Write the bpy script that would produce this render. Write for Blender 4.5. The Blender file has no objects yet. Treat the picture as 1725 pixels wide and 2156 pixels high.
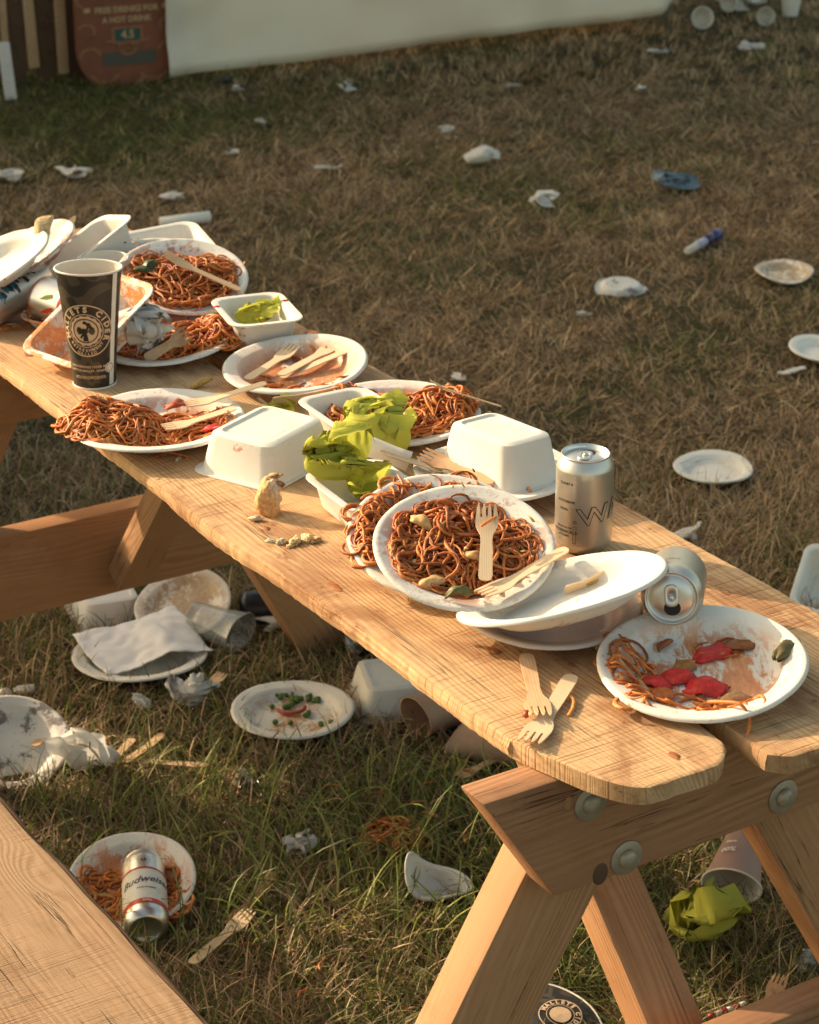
import bpy, bmesh, math, random
import numpy as np
from mathutils import Vector, Matrix, noise as mnoise

# ------------------------------------------------------------------ camera, sky, sun, exposure
SC = bpy.context.scene
COL = SC.collection
PITCH = math.radians(23.5); CAMH = 1.90; FPX = 4852.0; CX, CY = 862.5, 1078.0
cam_d = bpy.data.cameras.new('camera'); cam = bpy.data.objects.new('camera', cam_d); COL.objects.link(cam)
cam.location = (0, 0, CAMH); cam.rotation_euler = (math.pi/2 - PITCH, 0, 0)
cam_d.sensor_fit = 'VERTICAL'; cam_d.sensor_height = 36.0; cam_d.sensor_width = 36.0
cam_d.lens = 36.0*FPX/2156.0; cam_d.clip_end = 1000; cam_d.clip_start = 0.05
cam_d.dof.use_dof = True; cam_d.dof.focus_distance = 2.65; cam_d.dof.aperture_fstop = 13
SC.camera = cam

SHADOW_AZ = math.radians(-29); SUN_EL = math.radians(25)
to_sun = Vector((-math.cos(SHADOW_AZ)*math.cos(SUN_EL), -math.sin(SHADOW_AZ)*math.cos(SUN_EL), math.sin(SUN_EL)))
world = bpy.data.worlds.new('World'); SC.world = world; world.use_nodes = True
wn = world.node_tree; wn.nodes.clear()
wo = wn.nodes.new('ShaderNodeOutputWorld'); wb = wn.nodes.new('ShaderNodeBackground'); ws = wn.nodes.new('ShaderNodeTexSky')
ws.sky_type = 'NISHITA'; ws.sun_disc = False; ws.sun_elevation = SUN_EL
ws.sun_rotation = math.atan2(to_sun.x, to_sun.y); ws.dust_density = 3.5; ws.air_density = 1.0; ws.ozone_density = 0.6
wb.inputs['Strength'].default_value = 0.15
wm = wn.nodes.new('ShaderNodeMix'); wm.data_type = 'RGBA'; wm.blend_type = 'MULTIPLY'; wm.inputs[0].default_value = 1.0
wm.inputs[7].default_value = (1.13, 1.0, 0.71, 1)          # warm white balance, the same over the whole sky
wn.links.new(ws.outputs[0], wm.inputs[6]); wn.links.new(wm.outputs[2], wb.inputs['Color']); wn.links.new(wb.outputs[0], wo.inputs['Surface'])
sun_d = bpy.data.lights.new('sun', 'SUN'); sun = bpy.data.objects.new('sun', sun_d); COL.objects.link(sun)
sun_d.energy = 3.6; sun_d.angle = math.radians(0.55); sun_d.color = (1.0, 0.775, 0.53)
sun.rotation_euler = to_sun.to_track_quat('Z', 'Y').to_euler(); sun.location = (-4, 2, 4)
vs = SC.view_settings
vs.view_transform = 'Standard'; vs.look = 'None'; vs.exposure = 0.92; vs.gamma = 1.0; vs.use_curve_mapping = False

# ------------------------------------------------------------------ helpers
T = 0.78           # table top height
R = math.radians
def at(px, py, z=0.0):
    x = (px-CX)/FPX; y = -(py-CY)/FPX
    d = (x, math.cos(PITCH)+y*math.sin(PITCH), -math.sin(PITCH)+y*math.cos(PITCH))
    t = (z-CAMH)/d[2]
    return Vector((d[0]*t, d[1]*t, z))
CA, SA = math.cos(R(32)), math.sin(R(32))
def pq(p, q, z=0.0):                       # table coordinates: p across, q along
    return Vector((CA*p - SA*q, SA*p + CA*q, z))
def rotm(tx=0, ty=0, rz=0):
    return Matrix.Rotation(R(ty), 4, 'Y') @ Matrix.Rotation(R(tx), 4, 'X') @ Matrix.Rotation(R(rz), 4, 'Z')
def lin(r, g, b):
    f = lambda c: (c/255/12.92) if c/255 <= 0.04045 else ((c/255+0.055)/1.055)**2.4
    return (f(r), f(g), f(b), 1.0)

class MB:
    def __init__(s): s.v = []; s.f = []; s.c = []
    def add(s, verts, faces, col=None):
        n = len(s.v); s.v.extend([tuple(p) for p in verts]); s.f.extend([tuple(i+n for i in f) for f in faces])
        if col is not None: s.c.extend([col]*len(verts))
    def mesh(s, name, mats, smooth=True):
        me = bpy.data.meshes.new(name); me.from_pydata(s.v, [], s.f)
        if s.c:
            a = me.color_attributes.new('Col', 'FLOAT_COLOR', 'POINT')
            a.data.foreach_set('color', np.array([(c[0], c[1], c[2], 1.0) for c in s.c], dtype=np.float32).ravel())
        for m in (mats if isinstance(mats, (list, tuple)) else [mats]): me.materials.append(m)
        if smooth: me.polygons.foreach_set('use_smooth', [True]*len(me.polygons))
        me.update(); return me
    def build(s, name, mat, parent=None, M=None, smooth=True):
        return link(name, s.mesh(name, mat, smooth), parent, M)
def link(name, me, parent=None, M=None):
    o = bpy.data.objects.new(name, me); COL.objects.link(o)
    if parent is not None: o.parent = parent
    if M is not None: o.matrix_local = M
    return o
def tag(o, label, cat, group=None, kind=None):
    o['label'] = label; o['category'] = cat
    if group: o['group'] = group
    if kind: o['kind'] = kind
    return o
def thing(name, label, cat, M, group=None):
    o = bpy.data.objects.new(name, None); COL.objects.link(o); o.empty_display_size = 0.02
    o.matrix_world = M
    return tag(o, label, cat, group)
def sharp(me, ang=40):
    try: me.set_sharp_from_angle(angle=R(ang))
    except Exception: pass
def nz(v, s=1.0, o=0.0): return mnoise.noise(Vector(v)*s + Vector((o, o*1.7, o*0.3)))

# ---- shapes
def lathe(profile, seg=48, sx=1.0, sy=1.0, cap=True):
    v = []; f = []
    for (r, z) in profile:
        for k in range(seg):
            a = 2*math.pi*k/seg; v.append((r*math.cos(a)*sx, r*math.sin(a)*sy, z))
    n = len(profile)
    for i in range(n-1):
        for k in range(seg):
            k2 = (k+1) % seg
            f.append((i*seg+k, i*seg+k2, (i+1)*seg+k2, (i+1)*seg+k))
    if cap and profile[0][0] > 1e-6: f.append(tuple(range(seg-1, -1, -1)))
    if cap and profile[-1][0] > 1e-6: f.append(tuple((n-1)*seg+k for k in range(seg)))
    return v, f
def rrect(a, b, r, z, n=5):
    out = []; r = min(r, a*0.98, b*0.98)
    for (cx, cy, a0) in ((a-r, b-r, 0), (-(a-r), b-r, 90), (-(a-r), -(b-r), 180), (a-r, -(b-r), 270)):
        for k in range(n+1):
            t = R(a0+90*k/n); out.append((cx+r*math.cos(t), cy+r*math.sin(t), z))
    return out
def loops(ls):
    v = []; f = []; m = len(ls[0])
    for l in ls: v.extend(l)
    for i in range(len(ls)-1):
        for k in range(m):
            k2 = (k+1) % m; f.append((i*m+k, i*m+k2, (i+1)*m+k2, (i+1)*m+k))
    f.append(tuple(range(m-1, -1, -1))); f.append(tuple((len(ls)-1)*m+k for k in range(m)))
    return v, f
def box(x0, x1, y0, y1, z0, z1):
    v = [(x0,y0,z0),(x1,y0,z0),(x1,y1,z0),(x0,y1,z0),(x0,y0,z1),(x1,y0,z1),(x1,y1,z1),(x0,y1,z1)]
    return v, [(0,3,2,1),(4,5,6,7),(0,1,5,4),(1,2,6,5),(2,3,7,6),(3,0,4,7)]
def bevel_box(name, x0, x1, y0, y1, z0, z1, mat, bev=0.003, parent=None, M=None, cut=None, seg=2, ysub=1):
    bm = bmesh.new(); v, f = box(x0, x1, y0, y1, z0, z1)
    bv = [bm.verts.new(p) for p in v]
    for q in f: bm.faces.new([bv[i] for i in q])
    if cut: 
        for w in bm.verts: w.co = Vector(cut(w.co))
    bmesh.ops.bevel(bm, geom=bm.edges[:], offset=bev, segments=seg, affect='EDGES', profile=0.6)
    bmesh.ops.recalc_face_normals(bm, faces=bm.faces)
    me = bpy.data.meshes.new(name); bm.to_mesh(me); bm.free(); me.materials.append(mat)
    me.polygons.foreach_set('use_smooth', [True]*len(me.polygons)); sharp(me, 35)
    return link(name, me, parent, M)
def extrude2d(v2, faces, t):
    n = len(v2); v = [(x, y, t/2) for x, y in v2] + [(x, y, -t/2) for x, y in v2]
    f = [tuple(q) for q in faces] + [tuple(i+n for i in reversed(q)) for q in faces]
    cnt = {}
    for q in faces:
        for i in range(len(q)):
            e = (q[i], q[(i+1) % len(q)]); cnt[e] = cnt.get(e, 0)+1
    for (a, b) in cnt:
        if (b, a) not in cnt: f.append((b, a, a+n, b+n))
    return v, f
def tube(mb, pts, rad, sides=6, col=None, taper=True):
    P = [Vector(p) for p in pts]; n = len(P)
    if n < 2: return
    up = Vector((0.13, 0.21, 0.97)); rings = []
    for i in range(n):
        t = (P[min(i+1, n-1)] - P[max(i-1, 0)])
        if t.length < 1e-9: t = Vector((1, 0, 0))
        t.normalize(); a = t.cross(up)
        if a.length < 1e-4: a = t.cross(Vector((1, 0, 0)))
        a.normalize(); b = a.cross(t); up = b
        r = rad[i] if isinstance(rad, (list, tuple)) else rad
        if taper and (i == 0 or i == n-1): r *= 0.72
        rings.append([P[i] + a*(r*math.cos(2*math.pi*k/sides)) + b*(r*math.sin(2*math.pi*k/sides)) for k in range(sides)])
    v = [p for rg in rings for p in rg]; f = []
    for i in range(n-1):
        for k in range(sides):
            k2 = (k+1) % sides; f.append((i*sides+k, i*sides+k2, (i+1)*sides+k2, (i+1)*sides+k))
    f.append(tuple(range(sides-1, -1, -1))); f.append(tuple((n-1)*sides+k for k in range(sides)))
    mb.add(v, f, col)
def lump(rx, ry, rz, seed, amp=0.25, fs=1.5, sub=2):
    bm = bmesh.new(); bmesh.ops.create_icosphere(bm, subdivisions=sub, radius=1.0)
    for w in bm.verts:
        k = 1 + amp*nz(w.co, fs, seed*3.1); w.co = Vector((w.co.x*rx*k, w.co.y*ry*k, w.co.z*rz*k))
    v = [tuple(w.co) for w in bm.verts]; f = [tuple(x.index for x in q.verts) for q in bm.faces]; bm.free()
    return v, f

# ------------------------------------------------------------------ materials
def newmat(name):
    m = bpy.data.materials.new(name); m.use_nodes = True; nt = m.node_tree; nt.nodes.clear()
    out = nt.nodes.new('ShaderNodeOutputMaterial'); b = nt.nodes.new('ShaderNodeBsdfPrincipled')
    nt.links.new(b.outputs[0], out.inputs[0]); return m, nt, b, out
class NT:
    def __init__(s, nt): s.nt = nt
    def n(s, t, **kw):
        x = s.nt.nodes.new(t)
        for k, v in kw.items():
            if hasattr(x, k): setattr(x, k, v)
        return x
    def l(s, a, b): s.nt.links.new(a, b)
    def math(s, op, a, b=None, c=None, clamp=False):
        x = s.nt.nodes.new('ShaderNodeMath'); x.operation = op; x.use_clamp = clamp
        for i, q in enumerate((a, b, c)):
            if q is None: continue
            if isinstance(q, (int, float)): x.inputs[i].default_value = q
            else: s.l(q, x.inputs[i])
        return x.outputs[0]
    def mix(s, fac, a, b, mode='MIX'):
        x = s.nt.nodes.new('ShaderNodeMix'); x.data_type = 'RGBA'; x.blend_type = mode
        for sock, q in ((x.inputs[0], fac), (x.inputs[6], a), (x.inputs[7], b)):
            if isinstance(q, (int, float)): sock.default_value = q
            elif isinstance(q, tuple): sock.default_value = q
            else: s.l(q, sock)
        return x.outputs[2]
    def noise(s, vec, scale, detail=4, rough=0.55, dist=0.0):
        x = s.nt.nodes.new('ShaderNodeTexNoise'); x.inputs['Scale'].default_value = scale
        x.inputs['Detail'].default_value = detail; x.inputs['Roughness'].default_value = rough; x.inputs['Distortion'].default_value = dist
        if vec is not None: s.l(vec, x.inputs['Vector'])
        return x.outputs[0]
    def ramp(s, fac, lo, hi):
        x = s.nt.nodes.new('ShaderNodeMapRange'); x.interpolation_type = 'SMOOTHSTEP'
        x.inputs['From Min'].default_value = lo; x.inputs['From Max'].default_value = hi
        s.l(fac, x.inputs['Value']); return x.outputs[0]
    def map(s, vec, scale=(1, 1, 1), loc=(0, 0, 0), rot=(0, 0, 0)):
        x = s.nt.nodes.new('ShaderNodeMapping'); x.inputs['Scale'].default_value = scale
        x.inputs['Location'].default_value = loc; x.inputs['Rotation'].default_value = rot
        s.l(vec, x.inputs['Vector']); return x.outputs[0]
    def coord(s, randomize=True):
        tc = s.n('ShaderNodeTexCoord'); 
        if not randomize: return tc.outputs['Object']
        oi = s.n('ShaderNodeObjectInfo'); va = s.n('ShaderNodeVectorMath', operation='MULTIPLY_ADD')
        s.l(oi.outputs['Random'], va.inputs[0]); va.inputs[1].default_value = (37, 53, 19); s.l(tc.outputs['Object'], va.inputs[2])
        return va.outputs[0]
    def bump(s, h, strength, dist, b):
        x = s.n('ShaderNodeBump'); x.inputs['Strength'].default_value = strength; x.inputs['Distance'].default_value = dist
        s.l(h, x.inputs['Height']); s.l(x.outputs[0], b.inputs['Normal'])
MATS = {}
def simple(name, col, rough=0.6, metal=0.0, var=0.12, vs_=60, bump=0.0, spec=0.5, trans=0.0, coat=0.0, sss=0.0):
    if name in MATS: return MATS[name]
    m, nt, b, out = newmat(name); N = NT(nt); c = N.coord()
    nn = N.noise(c, vs_, 5, 0.6)
    dark = tuple(x*(1-var*1.6) for x in col[:3]) + (1,); lite = tuple(min(1, x*(1+var)) for x in col[:3]) + (1,)
    N.l(N.mix(nn, dark, lite), b.inputs['Base Color'])
    b.inputs['Roughness'].default_value = rough; b.inputs['Metallic'].default_value = metal
    b.inputs['Specular IOR Level'].default_value = spec; b.inputs['Coat Weight'].default_value = coat
    if sss: b.inputs['Subsurface Weight'].default_value = sss; b.inputs['Subsurface Radius'].default_value = (0.006, 0.003, 0.0015); b.inputs['Subsurface Scale'].default_value = 1.0
    if bump: N.bump(N.noise(c, vs_*2.5, 4), bump, 0.001, b)
    if trans:
        tr = nt.nodes.new('ShaderNodeBsdfTranslucent'); tr.inputs[0].default_value = lite
        ms = nt.nodes.new('ShaderNodeMixShader'); ms.inputs[0].default_value = trans
        N.l(b.outputs[0], ms.inputs[1]); N.l(tr.outputs[0], ms.inputs[2]); N.l(ms.outputs[0], out.inputs[0])
    MATS[name] = m; return m
def pulp(name, stain=0.0, c1=lin(190, 92, 32), c2=lin(132, 66, 26), inner=0.085, streak=0.0, dirt=0.06, fleck=0.25, base=(0.74, 0.71, 0.65, 1)):
    """moulded plant-fibre plate with dried sauce on it"""
    m, nt, b, out = newmat(name); N = NT(nt); c = N.coord(); tc = N.coord(False)
    sep = N.n('ShaderNodeSeparateXYZ'); N.l(tc, sep.inputs[0])
    rr = N.math('SQRT', N.math('ADD', N.math('POWER', sep.outputs[0], 2.0), N.math('POWER', sep.outputs[1], 2.0)))
    fib = N.noise(c, 260, 4, 0.6)
    col = N.mix(N.ramp(N.noise(c, 14, 4), 0.3, 0.75), base, (base[0]*0.92, base[1]*0.915, base[2]*0.88, 1))
    if dirt: col = N.mix(N.math('MULTIPLY', N.ramp(N.noise(c, 45, 5, 0.7), 0.66, 0.74), dirt*6), col, lin(150, 125, 95))
    if stain != 0:
        cs = N.map(c, (1, 1-0.75*streak, 1), rot=(0, 0, 0.6)) if streak else c
        big = N.noise(cs, 22, 3, 0.6, 0.4); fine = N.noise(cs, 120, 8, 0.78, 0.5)
        f = N.math('ADD', N.math('MULTIPLY', big, 0.55), N.math('MULTIPLY', fine, 0.45))
        inside = N.math('SUBTRACT', 1.0, N.ramp(rr, inner*0.72, inner*1.2))
        thr = 0.58 - 0.16*stain
        mask = N.math('MULTIPLY', N.ramp(f, thr, thr+0.055), inside)
        fl = N.math('MULTIPLY', N.math('MULTIPLY', N.ramp(N.noise(c, 170, 3, 0.6), 0.60, 0.66), N.ramp(N.noise(c, 18, 2), 0.42, 0.6)), fleck)
        mask = N.math('MAXIMUM', mask, fl)
        sauce = N.mix(N.ramp(fine, 0.35, 0.65), c1, c2)
        col = N.mix(N.math('MULTIPLY', mask, 0.85), col, sauce)
        N.l(N.math('SUBTRACT', 0.85, N.math('MULTIPLY', mask, 0.45)), b.inputs['Roughness'])
    else: b.inputs['Roughness'].default_value = 0.85
    b.inputs['Specular IOR Level'].default_value = 0.3
    N.l(col, b.inputs['Base Color']); N.bump(fib, 0.25, 0.0006, b)
    MATS[name] = m; return m
def attr_mat(name, rough=0.35, spec=0.5, coat=0.0, trans=0.0, var=0.25, vs_=120, sss=0.0, bump=0.0):
    m, nt, b, out = newmat(name); N = NT(nt); c = N.coord(False)
    a = N.n('ShaderNodeAttribute'); a.attribute_name = 'Col'
    nn = N.noise(c, vs_, 3)
    hi = N.mix(1.0, a.outputs['Color'], (1+var*0.45, 1+var*0.45, 1+var*0.45, 1), 'MULTIPLY'); lo = N.mix(1.0, a.outputs['Color'], (1-var, 1-var*1.1, 1-var*1.2, 1), 'MULTIPLY')
    col = N.mix(N.ramp(nn, 0.25, 0.75), lo, hi)
    N.l(col, b.inputs['Base Color']); b.inputs['Roughness'].default_value = rough
    if bump: N.bump(N.noise(c, vs_*3, 4, 0.7), bump, 0.001, b)
    b.inputs['Specular IOR Level'].default_value = spec; b.inputs['Coat Weight'].default_value = coat; b.inputs['Coat Roughness'].default_value = 0.15
    if sss: b.inputs['Subsurface Weight'].default_value = sss; b.inputs['Subsurface Radius'].default_value = (0.004, 0.002, 0.001)
    if trans:
        tr = nt.nodes.new('ShaderNodeBsdfTranslucent'); N.l(a.outputs['Color'], tr.inputs[0])
        ms = nt.nodes.new('ShaderNodeMixShader'); ms.inputs[0].default_value = trans
        N.l(b.outputs[0], ms.inputs[1]); N.l(tr.outputs[0], ms.inputs[2]); N.l(ms.outputs[0], out.inputs[0])
    MATS[name] = m; return m
def wood(name, light, mid, dark, saw=0.0, stain=0.0, ring=95.0, knot=1.0, bumps=0.35, crack=0.0):
    """rough sawn softwood, grain along local Y"""
    m, nt, b, out = newmat(name); N = NT(nt); c = N.coord()
    low = N.noise(N.map(c, (5, 0.9, 5)), 1.0, 3, 0.5)
    kn = N.n('ShaderNodeTexVoronoi'); kn.inputs['Scale'].default_value = 1.0; N.l(N.map(c, (6.5, 2.6, 6.5)), kn.inputs['Vector'])
    kd = kn.outputs['Distance']
    sep = N.n('ShaderNodeSeparateXYZ'); N.l(c, sep.inputs[0])
    xz = N.math('ADD', sep.outputs[0], N.math('MULTIPLY', sep.outputs[2], 0.8))
    knear = N.math('SUBTRACT', 1.0, N.ramp(kd, 0.0, 0.34))
    ph = N.math('ADD', N.math('MULTIPLY', xz, ring), N.math('ADD', N.math('MULTIPLY', low, 11.0), N.math('MULTIPLY', knear, 5.0*knot)))
    grain = N.math('MULTIPLY_ADD', N.math('SINE', N.math('MULTIPLY', ph, 13.0)), 0.5, 0.5)
    fibre = N.noise(N.map(c, (300, 9, 300)), 1.0, 4, 0.7)
    gmod = N.ramp(N.noise(N.map(c, (22, 1.6, 22)), 1.0, 4, 0.6), 0.36, 0.68)
    gr = N.math('ADD', N.math('MULTIPLY', N.math('MULTIPLY_ADD', N.math('SUBTRACT', grain, 0.5), gmod, 0.55), 0.52), N.math('MULTIPLY', fibre, 0.48))
    col = N.mix(N.ramp(gr, 0.22, 0.80), mid, light)
    blot = N.noise(N.map(c, (11, 5, 11)), 1.0, 5, 0.65)
    col = N.mix(N.math('MULTIPLY', N.ramp(blot, 0.5, 0.78), 0.55), col, dark)
    kcore = N.math('SUBTRACT', 1.0, N.ramp(kd, 0.035, 0.075))
    col = N.mix(N.math('MULTIPLY', kcore, 0.75*min(1, knot)), col, tuple(x*0.45 for x in dark[:3]) + (1,))
    kring = N.math('MULTIPLY', N.ramp(kd, 0.05, 0.085), N.math('SUBTRACT', 1.0, N.ramp(kd, 0.085, 0.17)))
    col = N.mix(N.math('MULTIPLY', kring, 0.35*min(1, knot)), col, dark)
    h = N.math('ADD', N.math('MULTIPLY', gr, 0.5), N.math('MULTIPLY', fibre, 0.5))
    if saw:
        sw = N.noise(N.map(c, (9, 420, 9), rot=(0, 0, 0.16)), 1.0, 2, 0.5)
        swm = N.ramp(N.noise(N.map(c, (7, 4, 7)), 1.0, 3), 0.38, 0.62)
        s2 = N.math('MULTIPLY', N.ramp(sw, 0.5, 0.72), swm)
        col = N.mix(N.math('MULTIPLY', s2, 0.5*saw), col, dark); h = N.math('SUBTRACT', h, N.math('MULTIPLY', s2, 0.8*saw))
    if crack:
        cr = N.noise(N.map(c, (60, 1.3, 60)), 1.0, 3, 0.5, 0.2)
        cm = N.math('MULTIPLY', N.math('SUBTRACT', 1.0, N.ramp(N.math('ABSOLUTE', N.math('SUBTRACT', cr, 0.5)), 0.0, 0.012)), N.ramp(blot, 0.45, 0.6))
        col = N.mix(N.math('MULTIPLY', cm, crack), col, tuple(x*0.25 for x in dark[:3]) + (1,)); h = N.math('SUBTRACT', h, N.math('MULTIPLY', cm, 2.0))
    rough = 0.75
    if stain:
        st = N.noise(N.map(c, (7, 5, 7), loc=(3, 1, 0)), 1.0, 5, 0.62, 0.5); sm = N.ramp(st, 0.47, 0.63)
        col = N.mix(N.math('MULTIPLY', sm, 0.52*stain), col, lin(122, 68, 32))
        dr = N.noise(N.map(c, (34, 7, 34), rot=(0, 0, 0.1)), 1.0, 6, 0.72); col = N.mix(N.math('MULTIPLY', N.ramp(dr, 0.53, 0.68), 0.42*stain), col, lin(128, 78, 40))
        sp = N.ramp(N.noise(N.map(c, (60, 30, 60)), 1.0, 5, 0.7), 0.58, 0.66)
        col = N.mix(N.math('MULTIPLY', N.math('MULTIPLY', sp, N.ramp(st, 0.45, 0.6)), 0.7*stain), col, lin(120, 58, 26))
    N.l(col, b.inputs['Base Color']); b.inputs['Roughness'].default_value = rough; b.inputs['Specular IOR Level'].default_value = 0.3
    N.bump(h, bumps, 0.0012, b)
    MATS[name] = m; return m

W_TOP = wood('wood_tabletop', (0.66, 0.445, 0.245, 1), (0.46, 0.268, 0.125, 1), (0.29, 0.142, 0.062, 1), saw=1.5, stain=1.0, ring=70, bumps=0.7, crack=0.5)
W_LEG = wood('wood_leg', (0.48, 0.268, 0.135, 1), (0.36, 0.185, 0.085, 1), (0.21, 0.10, 0.047, 1), saw=0.35, stain=0.2, ring=60, crack=0.8)
W_JOIST = wood('wood_joist', (0.42, 0.222, 0.115, 1), (0.29, 0.142, 0.070, 1), (0.15, 0.072, 0.036, 1), saw=0.2, stain=0.35, ring=55, crack=0.9)
W_BEAM = wood('wood_beam', (0.42, 0.215, 0.095, 1), (0.33, 0.155, 0.065, 1), (0.19, 0.085, 0.035, 1), saw=0.1, stain=0.35, ring=50, crack=0.4)
W_BENCH = wood('wood_bench', (0.39, 0.262, 0.158, 1), (0.30, 0.186, 0.102, 1), (0.17, 0.098, 0.052, 1), saw=1.3, stain=0.3, ring=60, crack=1.0, bumps=0.6)
W_BARK = simple('bark_edge', (0.13, 0.07, 0.035, 1), 0.9, var=0.4, vs_=40, bump=0.8)
W_FORK = wood('wood_fork', (0.70, 0.53, 0.35, 1), (0.62, 0.45, 0.28, 1), (0.46, 0.28, 0.14, 1), ring=160, knot=0.0, bumps=0.12)
W_FORKS = wood('wood_fork_sauced', (0.66, 0.46, 0.28, 1), (0.56, 0.35, 0.19, 1), (0.40, 0.17, 0.06, 1), ring=160, knot=0.0, bumps=0.12, stain=1.0)
P_CLEAN = pulp('pulp_clean', 0.0, dirt=0.02)
P_SPECK = pulp('pulp_speckled', -0.10, c1=lin(205, 130, 62), c2=lin(178, 104, 48), inner=0.2, fleck=0.25)
P_LIGHT = pulp('pulp_light_stain', 0.50, inner=0.095, fleck=0.35)
P_HEAVY = pulp('pulp_heavy_stain', 0.85, c1=lin(205, 118, 50), c2=lin(160, 78, 28), inner=0.09, streak=0.6, fleck=0.6)
P_BROWN = pulp('pulp_brown_wet', 1.5, c1=lin(132, 70, 36), c2=lin(105, 52, 26), inner=0.10, fleck=0.6)
P_SMEAR = pulp('pulp_smeared', 0.72, c1=lin(222, 144, 62), c2=lin(190, 98, 32), inner=0.085, streak=0.9, fleck=0.7)
P_ORANGE = pulp('pulp_orange', 0.8, c1=lin(236, 158, 64), c2=lin(214, 112, 38), inner=0.12, fleck=0.5)
P_GREY = pulp('pulp_muddy', 0.35, c1=lin(120, 110, 110), c2=lin(95, 82, 75), inner=0.12, fleck=0.5, base=(0.66, 0.64, 0.60, 1))
P_TAN = pulp('pulp_tan_stain', 0.9, c1=lin(190, 165, 128), c2=lin(160, 125, 85), inner=0.085, fleck=0.5)
FOOD = attr_mat('food', rough=0.50, spec=0.38, coat=0.05, sss=0.15, var=0.35, vs_=150, bump=0.3)
FOODM = attr_mat('food_matte', rough=0.8, spec=0.25, vs_=220, var=0.35, bump=0.9)
PAPER = simple('paper_napkin', (0.84, 0.82, 0.78, 1), 0.9, var=0.05, vs_=30, trans=0.4, bump=0.2)
PAPERD = simple('paper_napkin_dirty', (0.70, 0.66, 0.60, 1), 0.9, var=0.16, vs_=26, trans=0.2, bump=0.2)
GREEN = simple('green_napkin', (0.60, 0.60, 0.105, 1), 0.85, var=0.08, vs_=18, trans=0.42, bump=0.2, spec=0.2)
ALU = simple('aluminium', (0.72, 0.70, 0.66, 1), 0.34, metal=1.0, var=0.04, vs_=25)
ALUP = simple('aluminium_painted', (0.60, 0.575, 0.52, 1), 0.36, metal=0.85, var=0.04, vs_=25)
HOLE_SHADE = simple('hole_shade_black', (0.008, 0.007, 0.006, 1), 0.6)  # near-black colour standing in for the shade inside an open can
INK = simple('print_ink', (0.05, 0.045, 0.04, 1), 0.5)
CUPBOARD = simple('cup_board', (0.74, 0.69, 0.60, 1), 0.6, var=0.04)
PRINT_TAN = simple('print_tan', (0.60, 0.42, 0.26, 1), 0.55, var=0.04)
STEEL = simple('galvanised_steel', (0.44, 0.385, 0.29, 1), 0.55, metal=0.55, var=0.3, vs_=90, bump=0.3)
KRAFT = simple('kraft_board', (0.44, 0.275, 0.175, 1), 0.85, var=0.15, vs_=30, bump=0.15)

# ------------------------------------------------------------------ ground
def gh(x, y):
    return 0.010*nz((x, y, 0), 1.3, 2.0) + 0.007*nz((x, y, 0), 4.5, 7.0)
def make_ground():
    xs = [-400, -120, -40, -15, -8] + list(np.arange(-6, 6.01, 0.16)) + [8, 15, 40, 120, 400]
    ys = [-60, -15, -4] + list(np.arange(0, 16.01, 0.16)) + [18, 24, 40, 90, 200, 600]
    v = [(x, y, gh(x, y) if abs(x) < 8 and -4 < y < 17 else 0.0) for y in ys for x in xs]
    n = len(xs); f = [(j*n+i, j*n+i+1, (j+1)*n+i+1, (j+1)*n+i) for j in range(len(ys)-1) for i in range(n-1)]
    m, nt, b, out = newmat('turf_soil'); N = NT(nt); c = N.coord(False)
    a = N.noise(c, 1.6, 5, 0.6); d = N.noise(c, 26, 5, 0.7); e = N.noise(N.map(c, (1, 1, 1)), 140, 3, 0.7)
    col = N.mix(N.ramp(d, 0.35, 0.7), (0.045, 0.036, 0.019, 1), (0.13, 0.092, 0.048, 1))
    col = N.mix(N.math('MULTIPLY', N.ramp(a, 0.42, 0.62), 0.6), col, (0.035, 0.045, 0.014, 1))
    col = N.mix(N.math('MULTIPLY', N.ramp(e, 0.55, 0.75), 0.5), col, (0.17, 0.12, 0.06, 1))
    N.l(col, b.inputs['Base Color']); b.inputs['Roughness'].default_value = 0.95; b.inputs['Specular IOR Level'].default_value = 0.1
    N.bump(N.math('ADD', d, N.math('MULTIPLY', e, 0.4)), 0.9, 0.02, b)
    mb = MB(); mb.add(v, f); o = mb.build('ground', m); o['kind'] = 'structure'
make_ground()

# ------------------------------------------------------------------ marquee, added shade casters, screen, signs at the back
FAB = simple('tent_fabric', (0.90, 0.85, 0.73, 1), 0.55, var=0.05, vs_=3, bump=0.05, trans=0.36)
def fabric(A, B, z0, z1, nx, nzs, seed, amp=0.02, lift=None):
    A = Vector(A); B = Vector(B); d = B-A; nrm = Vector((d.y, -d.x, 0)).normalized(); v = []
    for j in range(nzs+1):
        for i in range(nx+1):
            s = i/nx; t = j/nzs; P = A + d*s; zb = z0 + (lift(s) if lift else 0); z = zb + (z1-zb)*t
            L = d.length*s
            w = amp*(nz((L*2.2, z*4.5+L*1.1, 0), 1, seed) + 0.5*nz((L*5, z*8-L*2, 0), 1, seed+3)) + 0.35*amp*abs(nz((L*3+z*7, z*3, 1), 1.0, seed+9))
            P = P + nrm*w; v.append((P.x, P.y, z))
    f = [(j*(nx+1)+i, j*(nx+1)+i+1, (j+1)*(nx+1)+i+1, (j+1)*(nx+1)+i) for j in range(nzs) for i in range(nx)]
    return v, f
def solid(o, t):
    md = o.modifiers.new('thickness', 'SOLIDIFY'); md.thickness = t; md.offset = 0
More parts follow.
